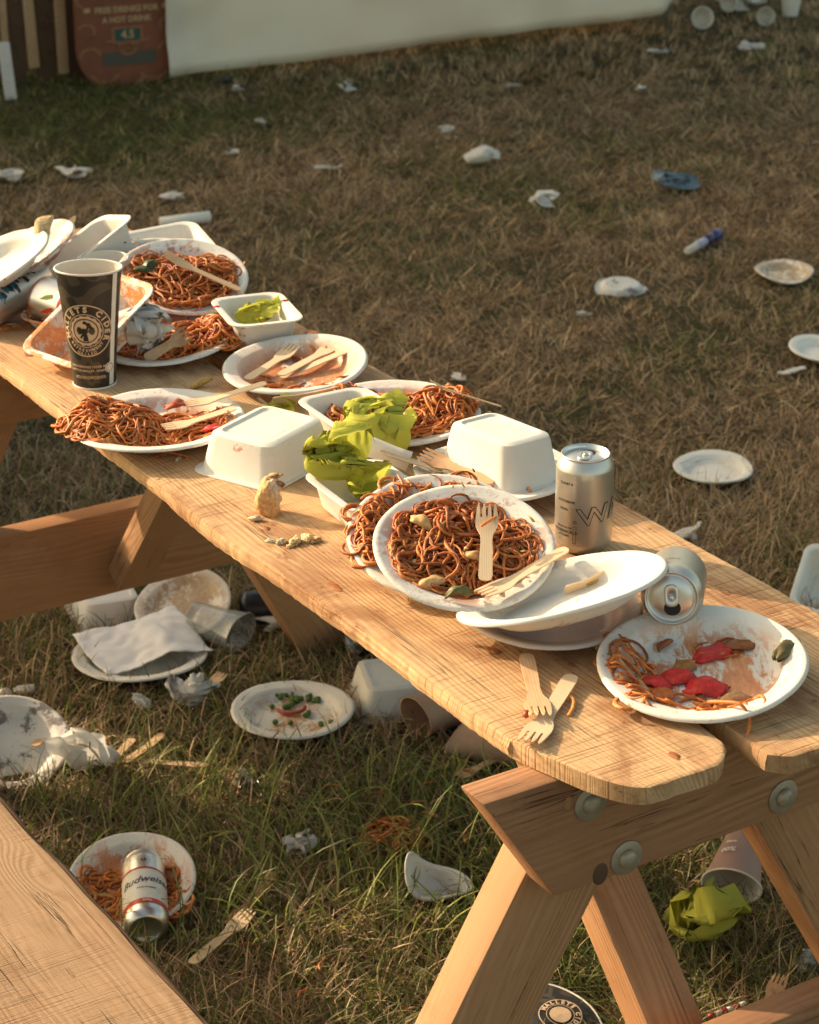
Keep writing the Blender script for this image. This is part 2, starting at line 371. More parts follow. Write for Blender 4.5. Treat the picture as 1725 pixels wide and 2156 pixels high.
def back_marquee():
    base = at(356, 159, 0.03); base.z = 0; e = at(1425, 27, 0.07); e.z = 0; d = (e-base).normalized(); nb = Vector((-d.y, d.x, 0))
    th = thing('marquee', 'white marquee with a plain fabric side wall across the back of the field', 'marquee', Matrix.Translation(base))
    o = base
    def loc(v): return [(p[0]-o.x, p[1]-o.y, p[2]) for p in v]
    lift = lambda s: 0.025 + 0.045*s + (0.10*max(0, (s-0.965)/0.035)**1.5)
    v, f = fabric(base, e, 0.0, 2.4, 120, 60, 4, 0.03, lift); mb = MB(); mb.add(loc(v), f); w = mb.build('side_wall', FAB, th); solid(w, 0.003)
    e2 = e + nb*4 + d*0.1; v, f = fabric(e + d*0.012 + nb*0.02, e2, 0.1, 2.4, 60, 30, 8, 0.02); mb = MB(); mb.add(loc(v), f); w = mb.build('end_wall', FAB, th); solid(w, 0.003)
    b2 = base + nb*4; r0 = base + nb*2 + Vector((0, 0, 3.6)); r1 = e + nb*2 + Vector((0, 0, 3.6)); z = Vector((0, 0, 2.4))
    mb = MB(); mb.add(loc([base+z-nb*0.1, e+z-nb*0.1, r1, r0, e2+z, b2+z]), [(0, 1, 2, 3), (3, 2, 4, 5)]); w = mb.build('roof', FAB, th, smooth=False); solid(w, 0.004)
    for P in (base + nb*0.12 + d*0.1, e - d*0.05 + nb*0.03, b2, e2):
        mb = MB(); vv, ff = lathe([(0.03, 0), (0.03, 2.4)], 10); mb.add([(x+P.x-o.x, y+P.y-o.y, zz) for x, y, zz in vv], ff); mb.build('pole', STEEL, th)
    return d
TD = back_marquee()

def shade_casters():                         # added blockers, unseen left of the view, shaped to shade field and ground
    a_dir = Vector((math.cos(SHADOW_AZ), math.sin(SHADOW_AZ), 0)); s_dir = Vector((-a_dir.y, a_dir.x, 0))
    o = a_dir*(-11.0) + s_dir*3.30
    M = Matrix.Translation(o) @ Matrix.Rotation(SHADOW_AZ, 4, 'Z')
    th = thing('marquee', 'added unseen white marquee beyond the left edge, put there to shade the field behind the table', 'marquee', M)
    L, D, H, RG = 12.0, 5.0, 4.6, 6.2
    for A, B, nm in (((0, 0, 0), (0, L, 0), 'side_wall'), ((-D, 0, 0), (-D, L, 0), 'side_wall'), ((-D, 0, 0), (0, 0, 0), 'end_wall'), ((-D, L, 0), (0, L, 0), 'end_wall')):
        v, f = fabric(A, B, 0.03, H, 40, 14, 11, 0.02); mb = MB(); mb.add(v, f); w = mb.build(nm, FAB, th); solid(w, 0.004)
    mb = MB(); mb.add([(0.1, -0.05, H), (0.1, L+0.05, H), (-D/2, L+0.05, RG), (-D/2, -0.05, RG), (-D-0.1, L+0.05, H), (-D-0.1, -0.05, H)], [(0, 1, 2, 3), (3, 2, 4, 5), (0, 3, 5), (1, 4, 2)])
    w = mb.build('roof', FAB, th, smooth=False); solid(w, 0.004)
    th2 = thing('shade_barrier', 'added unseen board barrier beyond the left edge, put there to shade the ground by the picnic table', 'barrier', Matrix.Translation(a_dir*(-3.6) + s_dir*2.74) @ Matrix.Rotation(SHADOW_AZ, 4, 'Z'))  # invented low blocker, sized so the ground is shaded and the tabletop stays lit
    for k in range(7): bevel_box('board', -0.012, 0.012, 0, 1.25, 0.03+k*0.152, 0.03+k*0.152+0.149, W_LEG, 0.003, th2)
    for y in (0.05, 0.62, 1.2): bevel_box('post', -0.075, -0.013, y-0.035, y+0.035, -0.1, 1.08, W_LEG, 0.004, th2)
shade_casters()

def text2d(s, size=1.0, bold=0.0, shear=0.0, maxedge=None, space=1.0):
    cu = bpy.data.curves.new('lettering', 'FONT'); cu.body = s; cu.size = size; cu.align_x = 'CENTER'; cu.align_y = 'CENTER'
    cu.offset = bold; cu.shear = shear; cu.resolution_u = 2; cu.space_character = space
    o = bpy.data.objects.new('lettering', cu); COL.objects.link(o)
    dg = bpy.context.evaluated_depsgraph_get(); me = bpy.data.meshes.new_from_object(o.evaluated_get(dg))
    bm = bmesh.new(); bm.from_mesh(me); bmesh.ops.triangulate(bm, faces=bm.faces[:])
    if maxedge:
        for _ in range(3):
            es = [e for e in bm.edges if e.calc_length() > maxedge]
            if not es: break
            bmesh.ops.subdivide_edges(bm, edges=es, cuts=1); bmesh.ops.triangulate(bm, faces=bm.faces[:])
    v = [(w.co.x, w.co.y) for w in bm.verts]; bm.verts.index_update(); f = [tuple(w.index for w in q.verts) for q in bm.faces]
    bm.free(); bpy.data.objects.remove(o); bpy.data.curves.remove(cu); bpy.data.meshes.remove(me)
    return v, f
def add2d(mb, v, f, fn):
    mb.add([fn(x, y) for x, y in v], f)
def ring2d(r0, r1, n=48, wav0=0.0, wav1=0.0, k=14):
    v = []; f = []
    for i in range(n):
        a = 2*math.pi*i/n; c, s = math.cos(a), math.sin(a); q0 = r0*(1+wav0*math.cos(k*a)); q1 = r1*(1+wav1*math.cos(k*a))
        v += [(q0*c, q0*s), (q1*c, q1*s)]; j = (i+1) % n; f.append((2*i, 2*i+1, 2*j+1, 2*j))
    return v, f
def rect2d(x0, x1, y0, y1, nx=1, ny=1):
    v = [(x0+(x1-x0)*i/nx, y0+(y1-y0)*j/ny) for j in range(ny+1) for i in range(nx+1)]
    return v, [(j*(nx+1)+i, j*(nx+1)+i+1, (j+1)*(nx+1)+i+1, (j+1)*(nx+1)+i) for j in range(ny) for i in range(nx)]
def arc_text(mb, s, r, size, a_mid, step, fn, bold=0.0, flip=False):
    n = len(s)
    for i, ch in enumerate(s):
        if ch == ' ': continue
        a = a_mid + (1 if flip else -1)*(i-(n-1)/2)*step
        v, f = text2d(ch, size, bold); ca, sa = (math.cos(a), math.sin(a))
        rot = a + (math.pi/2 if flip else -math.pi/2)
        c, q = math.cos(rot), math.sin(rot)
        add2d(mb, [(r*ca + x*c - y*q, r*sa + x*q + y*c) for x, y in v], f, fn)

def back_left():
    yaw = math.atan2(TD.y, TD.x)
    # painted board with rounded foot
    P = at(275, 170, 0.0) + Vector((0, -0.05, 0.022)); M = Matrix.Translation(P) @ Matrix.Rotation(yaw-0.08, 4, 'Z')
    th = thing('painted_board', 'rust brown painted board with rounded corners and tan lettering beside the white marquee', 'signboard', M)
    w, h, rr = 0.185, 1.05, 0.11; out = []
    for (cx, cy, a0, r_) in ((w-rr, rr, 270, rr), (w-0.05, h-0.05, 0, 0.05), (-w+0.05, h-0.05, 90, 0.05), (-w+rr, rr, 180, rr)):
        for k in range(9):
            t = R(a0+90*k/8); out.append((cx+r_*math.cos(t), cy+r_*math.sin(t)*(1.25 if a0 in (270, 180) else 1)))
    rust = simple('rust_paint', (0.22, 0.068, 0.032, 1), 0.7, var=0.3, vs_=14)
    tanp = simple('tan_paint', (0.46, 0.31, 0.16, 1), 0.8, var=0.2, vs_=60)
    sw = simple('ochre_scroll', (0.30, 0.13, 0.06, 1), 0.8, var=0.3, vs_=60); teal = simple('teal_paint', (0.030, 0.075, 0.060, 1), 0.7)
    gry = simple('grey_paint', (0.085, 0.075, 0.055, 1), 0.8)
    mb = MB(); v, f = extrude2d(out, [tuple(range(len(out)))], 0.03); mb.add([(x, -z, y) for x, y, z in v], [tuple(reversed(q)) for q in f])
    mb.build('board', rust, th, smooth=False)
    fr = lambda x, y: (x, -0.0165, y); fr2 = lambda x, y: (x, -0.018, y)
    mb = MB()
    for s, sz, x, y in (('FREE DRINKS FOR', 0.029, 0.000, 0.250), ('A HOT DRINK', 0.028, 0.0, 0.214)):
        v, f = text2d(s, sz, 0.0012); add2d(mb, [(a+x, b+y) for a, b in v], f, fr)
    for x0, x1 in ((-0.155, -0.132), (0.132, 0.155)): v, f = rect2d(x0, x1, 0.246, 0.262); add2d(mb, v, f, fr)
    mb.build('lettering', tanp, th, smooth=False)
    mb = MB(); v, f = rect2d(-0.058, 0.058, 0.130, 0.190); add2d(mb, v, f, fr); mb.build('plaque_frame', sw, th, smooth=False)
    mb = MB(); v, f = rect2d(-0.046, 0.046, 0.139, 0.181); add2d(mb, v, f, fr2); pl = mb.build('plaque', teal, th, smooth=False)
    mb = MB(); v, f = text2d('4.5', 0.04, 0.0015); add2d(mb, [(a, b+0.160) for a, b in v], f, lambda x, y: (x, -0.0195, y)); mb.build('plaque_number', tanp, pl, smooth=False)
    mb = MB(); v, f = rect2d(-0.06, 0.07, 0.285, 0.345); add2d(mb, v, f, fr); mb.build('dark_patch', gry, th, smooth=False)
    mb = MB(); v, f = rect2d(-0.095, 0.10, 0.052, 0.100); add2d(mb, v, f, fr); mb.build('lower_band', gry, th, smooth=False)
    for (cx, cy, r0, a0, a1) in ((-0.15, 0.18, 0.03, -40, 160), (0.15, 0.19, 0.03, 20, 230), (-0.14, 0.09, 0.035, 0, 200), (0.145, 0.10, 0.032, -20, 180), (-0.07, 0.10, 0.05, 10, 100), (0.07, 0.10, 0.05, 80, 170), (0, 0.112, 0.028, 0, 360), (-0.09, 0.035, 0.05, 200, 340), (0.09, 0.035, 0.05, 200, 340), (-0.15, 0.29, 0.03, 0, 250), (0.15, 0.29, 0.03, -60, 190)):
        mb = MB(); n = 14; v = []; f = []
        for i in range(n+1):
            t = R(a0+(a1-a0)*i/n); v += [(cx+(r0-0.006)*math.cos(t), cy+(r0-0.006)*math.sin(t)*0.8), (cx+(r0+0.006)*math.cos(t), cy+(r0+0.006)*math.sin(t)*0.8)]
            if i: f.append((2*i-2, 2*i-1, 2*i+1, 2*i))
        add2d(mb, v, f, fr2); mb.build('scroll', sw, th, smooth=False)
    # screen of dark and pale boards
    P = at(82, 174, 0); M = Matrix.Translation(P) @ Matrix.Rotation(yaw-0.05, 4, 'Z')
    th = thing('timber_screen', 'screen of dark charred boards with pale strips between them at the far left', 'screen', M)
    db = wood('dark_board', (0.12, 0.068, 0.036, 1), (0.07, 0.04, 0.022, 1), (0.03, 0.018, 0.012, 1), ring=30)
    lb = wood('pale_board', (0.52, 0.34, 0.19, 1), (0.42, 0.26, 0.14, 1), (0.26, 0.15, 0.08, 1), ring=30)
    for i, (x0, x1, pale, z0, lean) in enumerate(((-0.30, -0.185, 0, 0, 0), (-0.183, -0.133, 0, 0, 0), (-0.131, -0.105, 1, 0.0, 0), (-0.103, -0.047, 0, 0, 0), (-0.045, -0.005, 1, 0.06, 0.035), (-0.003, 0.066, 0, 0, 0), (0.068, 0.108, 1, 0.03, 0.006), (0.110, 0.185, 0, 0, 0))):
        bevel_box('board', x0, x1, -0.016-(0.012 if pale else 0), 0.016, z0, 1.3, lb if pale else db, 0.004, th, cut=lambda c, l=lean, e=z0: (c.x-(l if c.z > 0.6 else -0.2*l), c.y, c.z))
    # white stake
    P = at(28, 212, 0); th = thing('wooden_stake', 'white painted wooden stake in the grass at the far left', 'stake', Matrix.Translation(P) @ Matrix.Rotation(0.2, 4, 'Z'))
    wp = simple('white_paint', (0.62, 0.58, 0.53, 1), 0.7, var=0.12, vs_=30)
    bevel_box('post', -0.021, 0.021, -0.014, 0.014, -0.1, 0.205, wp, 0.003, th, cut=lambda c: (c.x-(0.02 if c.z > 0 else 0), c.y, c.z))
    # hanging sign
    P = at(0, 178, 0); th = thing('hanging_sign', 'white banner corner with a red square on a dark board, top left', 'sign', Matrix.Translation(P) @ Matrix.Rotation(0.25, 4, 'Z'))
    bevel_box('backing_board', -0.35, 0.045, -0.01, 0.012, 0.02, 1.2, simple('black_board', (0.018, 0.018, 0.017, 1), 0.6), 0.004, th)
    bevel_box('banner', -0.38, 0.062, -0.022, -0.014, 0.305, 1.15, simple('white_vinyl', (0.62, 0.60, 0.60, 1), 0.5, var=0.04), 0.002, th)
    bevel_box('red_square', -0.34, 0.024, -0.026, -0.0225, 0.345, 1.1, simple('red_vinyl', (0.22, 0.035, 0.045, 1), 0.5, var=0.05), 0.001, th)
    mb = MB(); v, f = ring2d(0.004, 0.009, 20); add2d(mb, v, f, lambda x, y: (0.046+x, -0.0235, 0.325+y)); mb.build('eyelet', STEEL, th, smooth=False)
back_left()

# ------------------------------------------------------------------ picnic table
P0, Q0 = 1.376, 1.49
TM = Matrix.Translation(pq(P0, Q0, 0)) @ Matrix.Rotation(R(32), 4, 'Z')
table = thing('picnic_table', 'long rough sawn timber picnic table strewn with used plates and leftovers', 'picnic table', TM)
def tl(p, q, z): return Vector((p-P0, q-Q0, z))
def plank(name, xl, xr, zt, th, e_fn, L, mat, seed, parent, nu=28, nv=420, rough=0.0012, side_in=0.002):
    v = []; m = 2*(nu+1)+2
    for j in range(nv+1):
        t = j/nv; t = t*t*0.35 + t*0.65; row = []; yv = None
        for i in range(nu+1):
            u = i/nu; e = e_fn(u); y = e + t*(L-e); a, b = xl(y), xr(y)
            row.append((a+(b-a)*u, y, zt + rough*nz((a+(b-a)*u, y, 0), 9, seed) - (0.0012 if i in (0, nu) else 0) - (0.001 if j == 0 else 0)))
        bot = [(x, y+0.002*(j == 0), zt-th) for x, y, z in row]
        sw = 0.0022*nz((0, row[0][1], 0), 30, seed+1)
        L_mid = (row[0][0]-0.003-sw, row[0][1], zt-th*0.5); R_mid = (row[-1][0]+0.003+sw, row[-1][1], zt-th*0.5)
        v += row + [R_mid] + bot[::-1] + [L_mid]
    f = []
    for j in range(nv):
        for k in range(m):
            k2 = (k+1) % m; f.append((j*m+k, j*m+k2, (j+1)*m+k2, (j+1)*m+k))
    f = [tuple(reversed(q)) for q in f]
    def cap(j, flip):
        out = []
        for i in range(nu):
            q = (j*m+i, j*m+i+1, j*m+(2*nu+2)-i-1, j*m+(2*nu+2)-i); out.append(tuple(reversed(q)) if flip else q)
        a = (j*m+nu, j*m+nu+1, j*m+nu+2); b = (j*m+m-1, j*m, j*m+m-2)
        out += [tuple(reversed(a)) if flip else a, tuple(reversed(b)) if flip else b]
        return out
    f += cap(0, True) + cap(nv, False)
    mb = MB(); mb.add(v, f); o = mb.build(name, mat, parent)
    bm = bmesh.new(); bm.from_mesh(o.data); bmesh.ops.recalc_face_normals(bm, faces=bm.faces); bm.to_mesh(o.data); bm.free(); sharp(o.data, 45)
    return o
TL = 2.02
gap = lambda y: -0.040 + 0.082*min(1.0, max(0.0, (y-0.02)/1.25))
def xl1(y): return -0.226 + 0.0014*nz((y, 4, 0), 70, 5) + 0.0010*nz((y, 4, 0), 190, 5) + 0.006*nz((y, 0, 0), 2.2, 1) + 0.003*nz((y, 1, 0), 7, 2) - 0.012*math.exp(-((y-0.78)/0.12)**2)*0.8
def xr2(y): return 0.226 + 0.0012*nz((y, 6, 0), 80, 5) + 0.004*nz((y, 5, 0), 2.0, 3) + 0.002*nz((y, 5, 0), 8, 3)
def e1(u): return 0.012 + 0.0018*nz((u*14, 0, 0), 1, 9) + 0.150*max(0, 1-u/0.45)**2.6 + 0.030*max(0, (u-0.80)/0.20)**2
def e2(u): return -0.015 + 0.002*nz((u*12, 0, 0), 1, 4) + 0.02*max(0, 1-u/0.10)**2 + 0.012*u
plank('tabletop_plank', xl1, lambda y: gap(y)-0.012 + 0.003*nz((y, 2, 0), 5, 3), T, 0.021, e1, TL, W_TOP, 1, table)
plank('tabletop_plank', lambda y: gap(y)+0.014 + 0.003*nz((y, 3, 0), 5, 4), xr2, T-0.001, 0.021, e2, TL, W_TOP, 2, table)
def timber(name, A, B, w, t, mat, parent, wdir=(1, 0, 0), cut=None, bev=0.004):
    A = Vector(A); B = Vector(B); Y = (B-A).normalized(); X = Vector(wdir); X = (X - Y*X.dot(Y)).normalized(); Z = X.cross(Y)
    M = Matrix((X, Y, Z)).transposed().to_4x4(); M.translation = A
    return bevel_box(name, -w/2, w/2, 0, (B-A).length, -t/2, t/2, mat, bev, parent, M, cut)
def beam(name, p0, p1, q0, q1, z0, z1, mat, cutL=0.0, cutR=0.0, bev=0.004):
    A = tl(p0, (q0+q1)/2, (z0+z1)/2); M = Matrix(((0, 1, 0), (-1, 0, 0), (0, 0, 1))).to_4x4(); M.translation = A
    L = p1-p0; hh = (z1-z0)/2; tt = (q1-q0)/2
    def cut(c): return (c.x, c.y + (cutL if c.y < L/2 and c.z < 0 else 0) - (cutR if c.y > L/2 and c.z < 0 else 0), c.z)
    return bevel_box(name, -tt, tt, 0, L, -hh, hh, mat, bev, table, M, cut)
def trestle(q, zj, zs0, zs1, near):
    beam('joist', 1.078, 1.675, q, q+0.043, zj, T-0.0225, W_JOIST if near else W_BEAM, 0.088, 0.088)
    beam('seat_beam', 0.60, 2.10, q-(0 if near else 0), q+0.043, zs0, zs1, W_JOIST if near else W_BEAM)
    for s in (-1, 1):
        ctr = lambda z: ((1.370 if s < 0 else 1.357) + s*(0.517 - 0.59*z)) if near else (1.40 + s*(0.467 - 0.53*z))
        timber('leg', tl(ctr(-0.05), q+0.070, -0.05), tl(ctr(T-0.035), q+0.070, T-0.035), 0.105, 0.050, W_LEG, table)
trestle(1.592, 0.622, 0.215, 0.352, True)
trestle(3.20, 0.580, 0.245, 0.392, False)
timber('brace', tl(1.405, 1.655, 0.27), tl(1.405, 2.13, T-0.03), 0.072, 0.046, W_LEG, table)
timber('brace', tl(1.44, 3.18, 0.28), tl(1.44, 2.80, T-0.03), 0.062, 0.046, W_LEG, table)
def bench(pl, pr, zt, seed):
    o = plank('seat_plank', lambda y: pl-P0 + 0.004*nz((y, 8, 0), 2, seed), lambda y: pr-P0 + 0.008*nz((y, 9, 0), 1.7, seed+2) + 0.004*nz((y, 9, 0), 9, seed), zt, 0.022, lambda u: -0.25+0.02*u, 2.05, W_BENCH, seed, table, rough=0.0015)
    return o
bench(0.69, 0.910, 0.392, 21); bench(1.86, 2.09, 0.392, 22)
mb = MB()                                    # waney bark edge of the near bench
pts = []
for k in range(70):
    y = -0.2 + k*0.0322; x = 0.910-P0 + 0.008*nz((y, 9, 0), 1.7, 23) + 0.004*nz((y, 9, 0), 9, 21)
    pts.append((x+0.003, y, 0.3785 + 0.002*nz((y, 0, 0), 14, 5)))
tube(mb, pts, [0.0085 + 0.0035*nz((k*0.3, 0, 0), 1, 6) for k in range(70)], 8); mb.build('bark_edge', W_BARK, table)
def bolt(p, q, z, r=0.019, rz=0.0):
    A = tl(p, q, z); M = Matrix.Translation(A) @ Matrix.Rotation(R(90), 4, 'X') @ Matrix.Rotation(rz, 4, 'Z')
    mb = MB(); v, f = lathe([(0.0001, 0.002), (r*0.55, 0.002), (r*0.56, 0.0035), (r*0.52, 0.0062), (r*0.36, 0.0088), (r*0.15, 0.0099), (0.0001, 0.0102)], 24); mb.add(v, f); b = mb.build('bolt', STEEL, table, M)
    mb = MB(); v, f = lathe([(r*0.3, 0.0), (r, 0.0), (r, 0.0018), (r*0.97, 0.0023), (r*0.3, 0.0023)], 32); mb.add(v, f); mb.build('washer', STEEL, b)
def on_face(px, py, q):                       # point of the picture on the plane q = const
    best = None
    lo, hi = 0.0, T
    for _ in range(40):
        z = (lo+hi)/2; P = at(px, py, z); qq = -SA*P.x + CA*P.y
        if qq > q: lo = z
        else: hi = z
    P = at(px, py, z); return CA*P.x + SA*P.y, z
for (px, py) in ((1243, 1690), (1648, 1676), (1318, 1805)):
    p, z = on_face(px, py, 1.592); bolt(p, 1.592, z, 0.0195)
for (px, py, r) in ((1264, 1840, 0.011), (1198, 1692, 0.007)):
    p, z = on_face(px, py, 1.592); A = tl(p, 1.5918, z)
    mb = MB(); v, f = lathe([(0.0001, 0.0008), (r*0.8, 0.0008), (r, 0.0003), (r*1.02, -0.002)], 20, 0.85, 1.15); mb.add(v, f)
    mb.build('knot', W_BARK if r > 0.009 else W_JOIST, table, Matrix.Translation(A) @ Matrix.Rotation(R(90), 4, 'X'))

# ------------------------------------------------------------------ builders for tableware and litter
LAST = []
EXCL = []                                   # ground circles kept free of grass blades
def keep(P, r): EXCL.append((P.x, P.y, r))
def plate_mesh(Rr, ratio=1.0, depth=0.021, warp=0.0, seed=0, seg=72):
    d = depth/0.0195
    prof = [(0.0001, .0016), (.30, .0016), (.58, .0016), (.64, .0024), (.70, .006), (.755, .0125), (.785, .0158), (.82, .0172), (.885, .0178), (.93, .0195), (.965, .0199), (.985, .0193), (1.0, .0172),
            (.996, .0166), (.965, .0186), (.93, .0184), (.885, .0168), (.815, .0161), (.780, .0146), (.748, .0112), (.692, .0044), (.632, .0006), (.60, 0), (.3, 0), (0.0001, 0)]
    v, f = lathe([(r*Rr if r > 0.01 else 1e-7, z*d) for r, z in prof], seg, 1.0, ratio)
    out = []
    for (x, y, z) in v:
        a = math.atan2(y, x); r = math.hypot(x, y)/Rr
        z += warp*(r**2)*(math.sin(2*a+seed) + 0.5*math.sin(3*a+seed*2.3)) + 0.0005*r*nz((x, y, 0), 60, seed)
        k = 1 + 0.004*math.sin(5*a+seed); out.append((x*k, y*k, z))
    mb = MB(); mb.add(out, [tuple(reversed(q)) for q in f]); return mb
def plate(label, px, py, z, Rr, mat, tx=0, ty=0, rz=0, ratio=1.0, depth=0.021, warp=0.0015, seed=1, name='paper_plate', cat='plate', group=None, ground=False):
    P = at(px, py, z); M = rotm(tx, ty, rz); M4 = Matrix.Translation(P) @ M
    M4 = M4 @ Matrix.Translation((0, 0, -depth))
    o = plate_mesh(Rr, ratio, depth, warp, seed).build(name, mat, None, M4); tag(o, label, cat, group)
    if ground: keep(P, Rr*0.86)
    LAST[:] = [o]
    return M4
def tray_mesh(a0, b0, a1, b1, h, seed=0, t=0.0022):
    ls = [rrect(a0*.62, b0*.62, .006, t+.0002), rrect(a0*.66, b0*.66, .008, t+.0026), rrect(a0*.80, b0*.82, .010, t+.0026), rrect(a0-.006, b0-.006, .012, t+.0008), rrect(a0-.001, b0-.001, .015, t+.003), rrect(a0+.0015, b0+.0015, .016, t+.008),
          rrect(a1-.0015, b1-.0015, .019, h-.004), rrect(a1, b1, .020, h-.001), rrect(a1+.002, b1+.002, .021, h), rrect(a1+.0095, b1+.0095, .024, h+.0004), rrect(a1+.0105, b1+.0105, .025, h-.0006), rrect(a1+.0100, b1+.0100, .0245, h-.0018),
          rrect(a1+.004, b1+.004, .022, h-.0018), rrect(a1+.0016, b1+.0016, .021, h-.004), rrect(a0+.0040, b0+.0040, .0175, .009), rrect(a0+.0020, b0+.0020, .0165, .0032), rrect(a0-.004, b0-.004, .013, 0.0), rrect(a0*.83, b0*.85, .011, 0.0), rrect(a0*.78, b0*.80, .010, .0026), rrect(a0*.62, b0*.62, .006, .0026)]
    v, f = loops(ls); mb = MB()
    mb.add([(x + 0.0012*nz((x, y, z), 22, seed), y + 0.0012*nz((y, x, z), 22, seed+4), z + 0.0008*nz((x, y, z), 30, seed+8)) for x, y, z in v], [tuple(reversed(q)) for q in f]); return mb
def tray(label, P, dims, mat, rz=0, tx=0, ty=0, flip=False, name='takeaway_box', cat='box', group=None, seed=0, ground=False):
    a0, b0, a1, b1, h = dims; M = Matrix.Translation(P) @ rotm(tx, ty, rz)
    if flip: M = M @ Matrix.Translation((0, 0, h)) @ Matrix.Rotation(math.pi, 4, 'X')
    me = tray_mesh(a0, b0, a1, b1, h, seed).mesh(name, mat)
    bm = bmesh.new(); bm.from_mesh(me); bmesh.ops.recalc_face_normals(bm, faces=bm.faces); bm.to_mesh(me); bm.free(); sharp(me, 38)
    o = link(name, me, None, M); tag(o, label, cat, group)
    if ground: keep(P, max(a1, b1)*0.8)
    return M
def fork_mesh(kind='fork', curve=0.0, seed=0):
    if kind == 'fork':
        sec = [(0, .0030), (.0015, .0058), (.005, .0080), (.012, .0090), (.05, .0084), (.085, .0074), (.098, .0084), (.107, .0118), (.116, .0142), (.124, .0148)]
    elif kind == 'knife':
        sec = [(0, .0030), (.0015, .0058), (.005, .0080), (.012, .0090), (.06, .0080), (.085, .0082), (.10, .0092), (.135, .0090), (.150, .0070), (.157, .0030)]
    else:
        sec = [(0, .0030), (.0015, .0058), (.005, .0080), (.012, .0090), (.05, .0082), (.08, .0082), (.10, .0088), (.14, .0090), (.152, .0078), (.157, .003)]
    v = []; f = []
    for (x, w) in sec: v += [(x, -w), (x, w)]
    for i in range(len(sec)-1): f.append((2*i, 2*i+2, 2*i+3, 2*i+1))
    if kind == 'fork':
        n0 = len(v); bx, hw = .132, .0148; tw = 2*hw/4*0.70; base = []
        L, Rr_ = len(sec)*2-2, len(sec)*2-1
        for k in range(4):
            c = -hw + (k+0.5)*2*hw/4*1.0; base.append((len(v), len(v)+1)); v += [(bx, c-tw/2-(.0008 if k == 0 else 0)), (bx, c+tw/2+(.0008 if k == 3 else 0))]
        f.append((L,) + tuple(i for pr in base for i in pr) + (Rr_,))
        for k in range(4):
            c = -hw + (k+0.5)*2*hw/4*0.98; a, b = base[k]; m = len(v)
            v += [(.148, c-tw*.42), (.148, c+tw*.42), (.1572, c-tw*.16), (.1572, c+tw*.16)]
            f += [(a, m, m+1, b), (m, m+2, m+3, m+1)]
    V, F = extrude2d(v, f, 0.0017)
    V = [(x, y, z + (0.0055*((x-.095)/.06)**1.5 if x > .095 and kind != 'knife' else 0)*1.0 - 0.6*(y*y)*(5 if x > .1 else 2) + curve*((x-.08)/.08)**2) for x, y, z in V]
    mb = MB(); mb.add([(y, x, z) for x, y, z in V], [tuple(reversed(q)) for q in F]); return mb
def fork(label, A, B, kind='fork', roll=0, mat=None, curve=0.0, name=None, group=None, lift=(0.0015, 0.0015), fit=True, cat=None, len_=None):
    """A: handle end, B: head end, given as world points"""
    A = Vector(A) + Vector((0, 0, lift[0])); B = Vector(B) + Vector((0, 0, lift[1])); d = B-A; L = d.length
    Y = d.normalized(); X = Y.cross(Vector((0, 0, 1))).normalized(); Z = X.cross(Y)
    M = Matrix((X, Y, Z)).transposed().to_4x4(); M.translation = A; M = M @ Matrix.Rotation(R(roll), 4, 'Y')
    k = L/0.157 if fit else 1.0; w = min(1.25, max(0.85, k))
    M = M @ Matrix.Diagonal((w, k, 1, 1))
    me = fork_mesh(kind, curve).mesh('wooden_fork', mat or W_FORK); 
    o = link(name or ('wooden_knife' if kind == 'knife' else 'wooden_fork'), me, None, M); sharp(me, 50)
    return tag(o, label, cat or ('knife' if kind == 'knife' else 'fork'), group)
def crumple(size, n, folds, seed, angle=(35, 120), puff=0.0):
    rnd = random.Random(seed); P = np.zeros((n+1, n+1, 3)); g = np.linspace(-.5, .5, n+1)
    P[..., 0] = g[:, None]*size; P[..., 1] = g[None, :]*size*rnd.uniform(.85, 1.0); P = P.reshape(-1, 3)
    for k in range(7):                         # pressed creases of the unfolded sheet
        th = rnd.uniform(0, math.pi); fr = rnd.uniform(1.6, 5.0)/size; t = (P[:, 0]*math.cos(th)+P[:, 1]*math.sin(th))*fr + rnd.random()
        fade = 0.5+0.5*np.sin(P[:, 0]*rnd.uniform(-9, 9)/size + P[:, 1]*rnd.uniform(-9, 9)/size + rnd.uniform(0, 6))
        P[:, 2] += (np.abs((t % 1.0)-0.5)*2)*fade*size*rnd.uniform(0.018, 0.045)/math.sqrt(fr*size)*1.4
    for k in range(folds):
        c = P.mean(0) + np.array([rnd.uniform(-.22, .22)*size for _ in range(3)])*0.7
        th = rnd.uniform(0, 2*math.pi); nrm = np.array([math.cos(th), math.sin(th), rnd.uniform(-.5, .5)]); nrm /= np.linalg.norm(nrm)
        ax = np.cross(nrm, [0, 0, 1.0]); ax /= np.linalg.norm(ax)
        d = (P-c) @ nrm; a = np.radians(rnd.uniform(*angle))*rnd.choice((-1, 1)); soft = size*rnd.uniform(0.05, 0.18)
        aa = a*np.clip(d/soft, 0, 1); Q = P-c
        ca, sa = np.cos(aa)[:, None], np.sin(aa)[:, None]
        Q = Q*ca + np.cross(np.broadcast_to(ax, Q.shape), Q)*sa + ax*(Q @ ax)[:, None]*(1-ca); P = Q+c
    f = [(i*(n+1)+j, (i+1)*(n+1)+j, (i+1)*(n+1)+j+1, i*(n+1)+j+1) for i in range(n) for j in range(n)]
    W = np.array([[nz(p, 2.2/size*1.0, seed), nz(p, 2.2/size, seed+5), nz(p, 2.2/size, seed+9)] for p in P])
    P = P + W*size*0.05
    W = np.array([abs(nz(p, 9/size, seed+2)) for p in P]); P[:, 2] += W*size*0.03
    return P, f
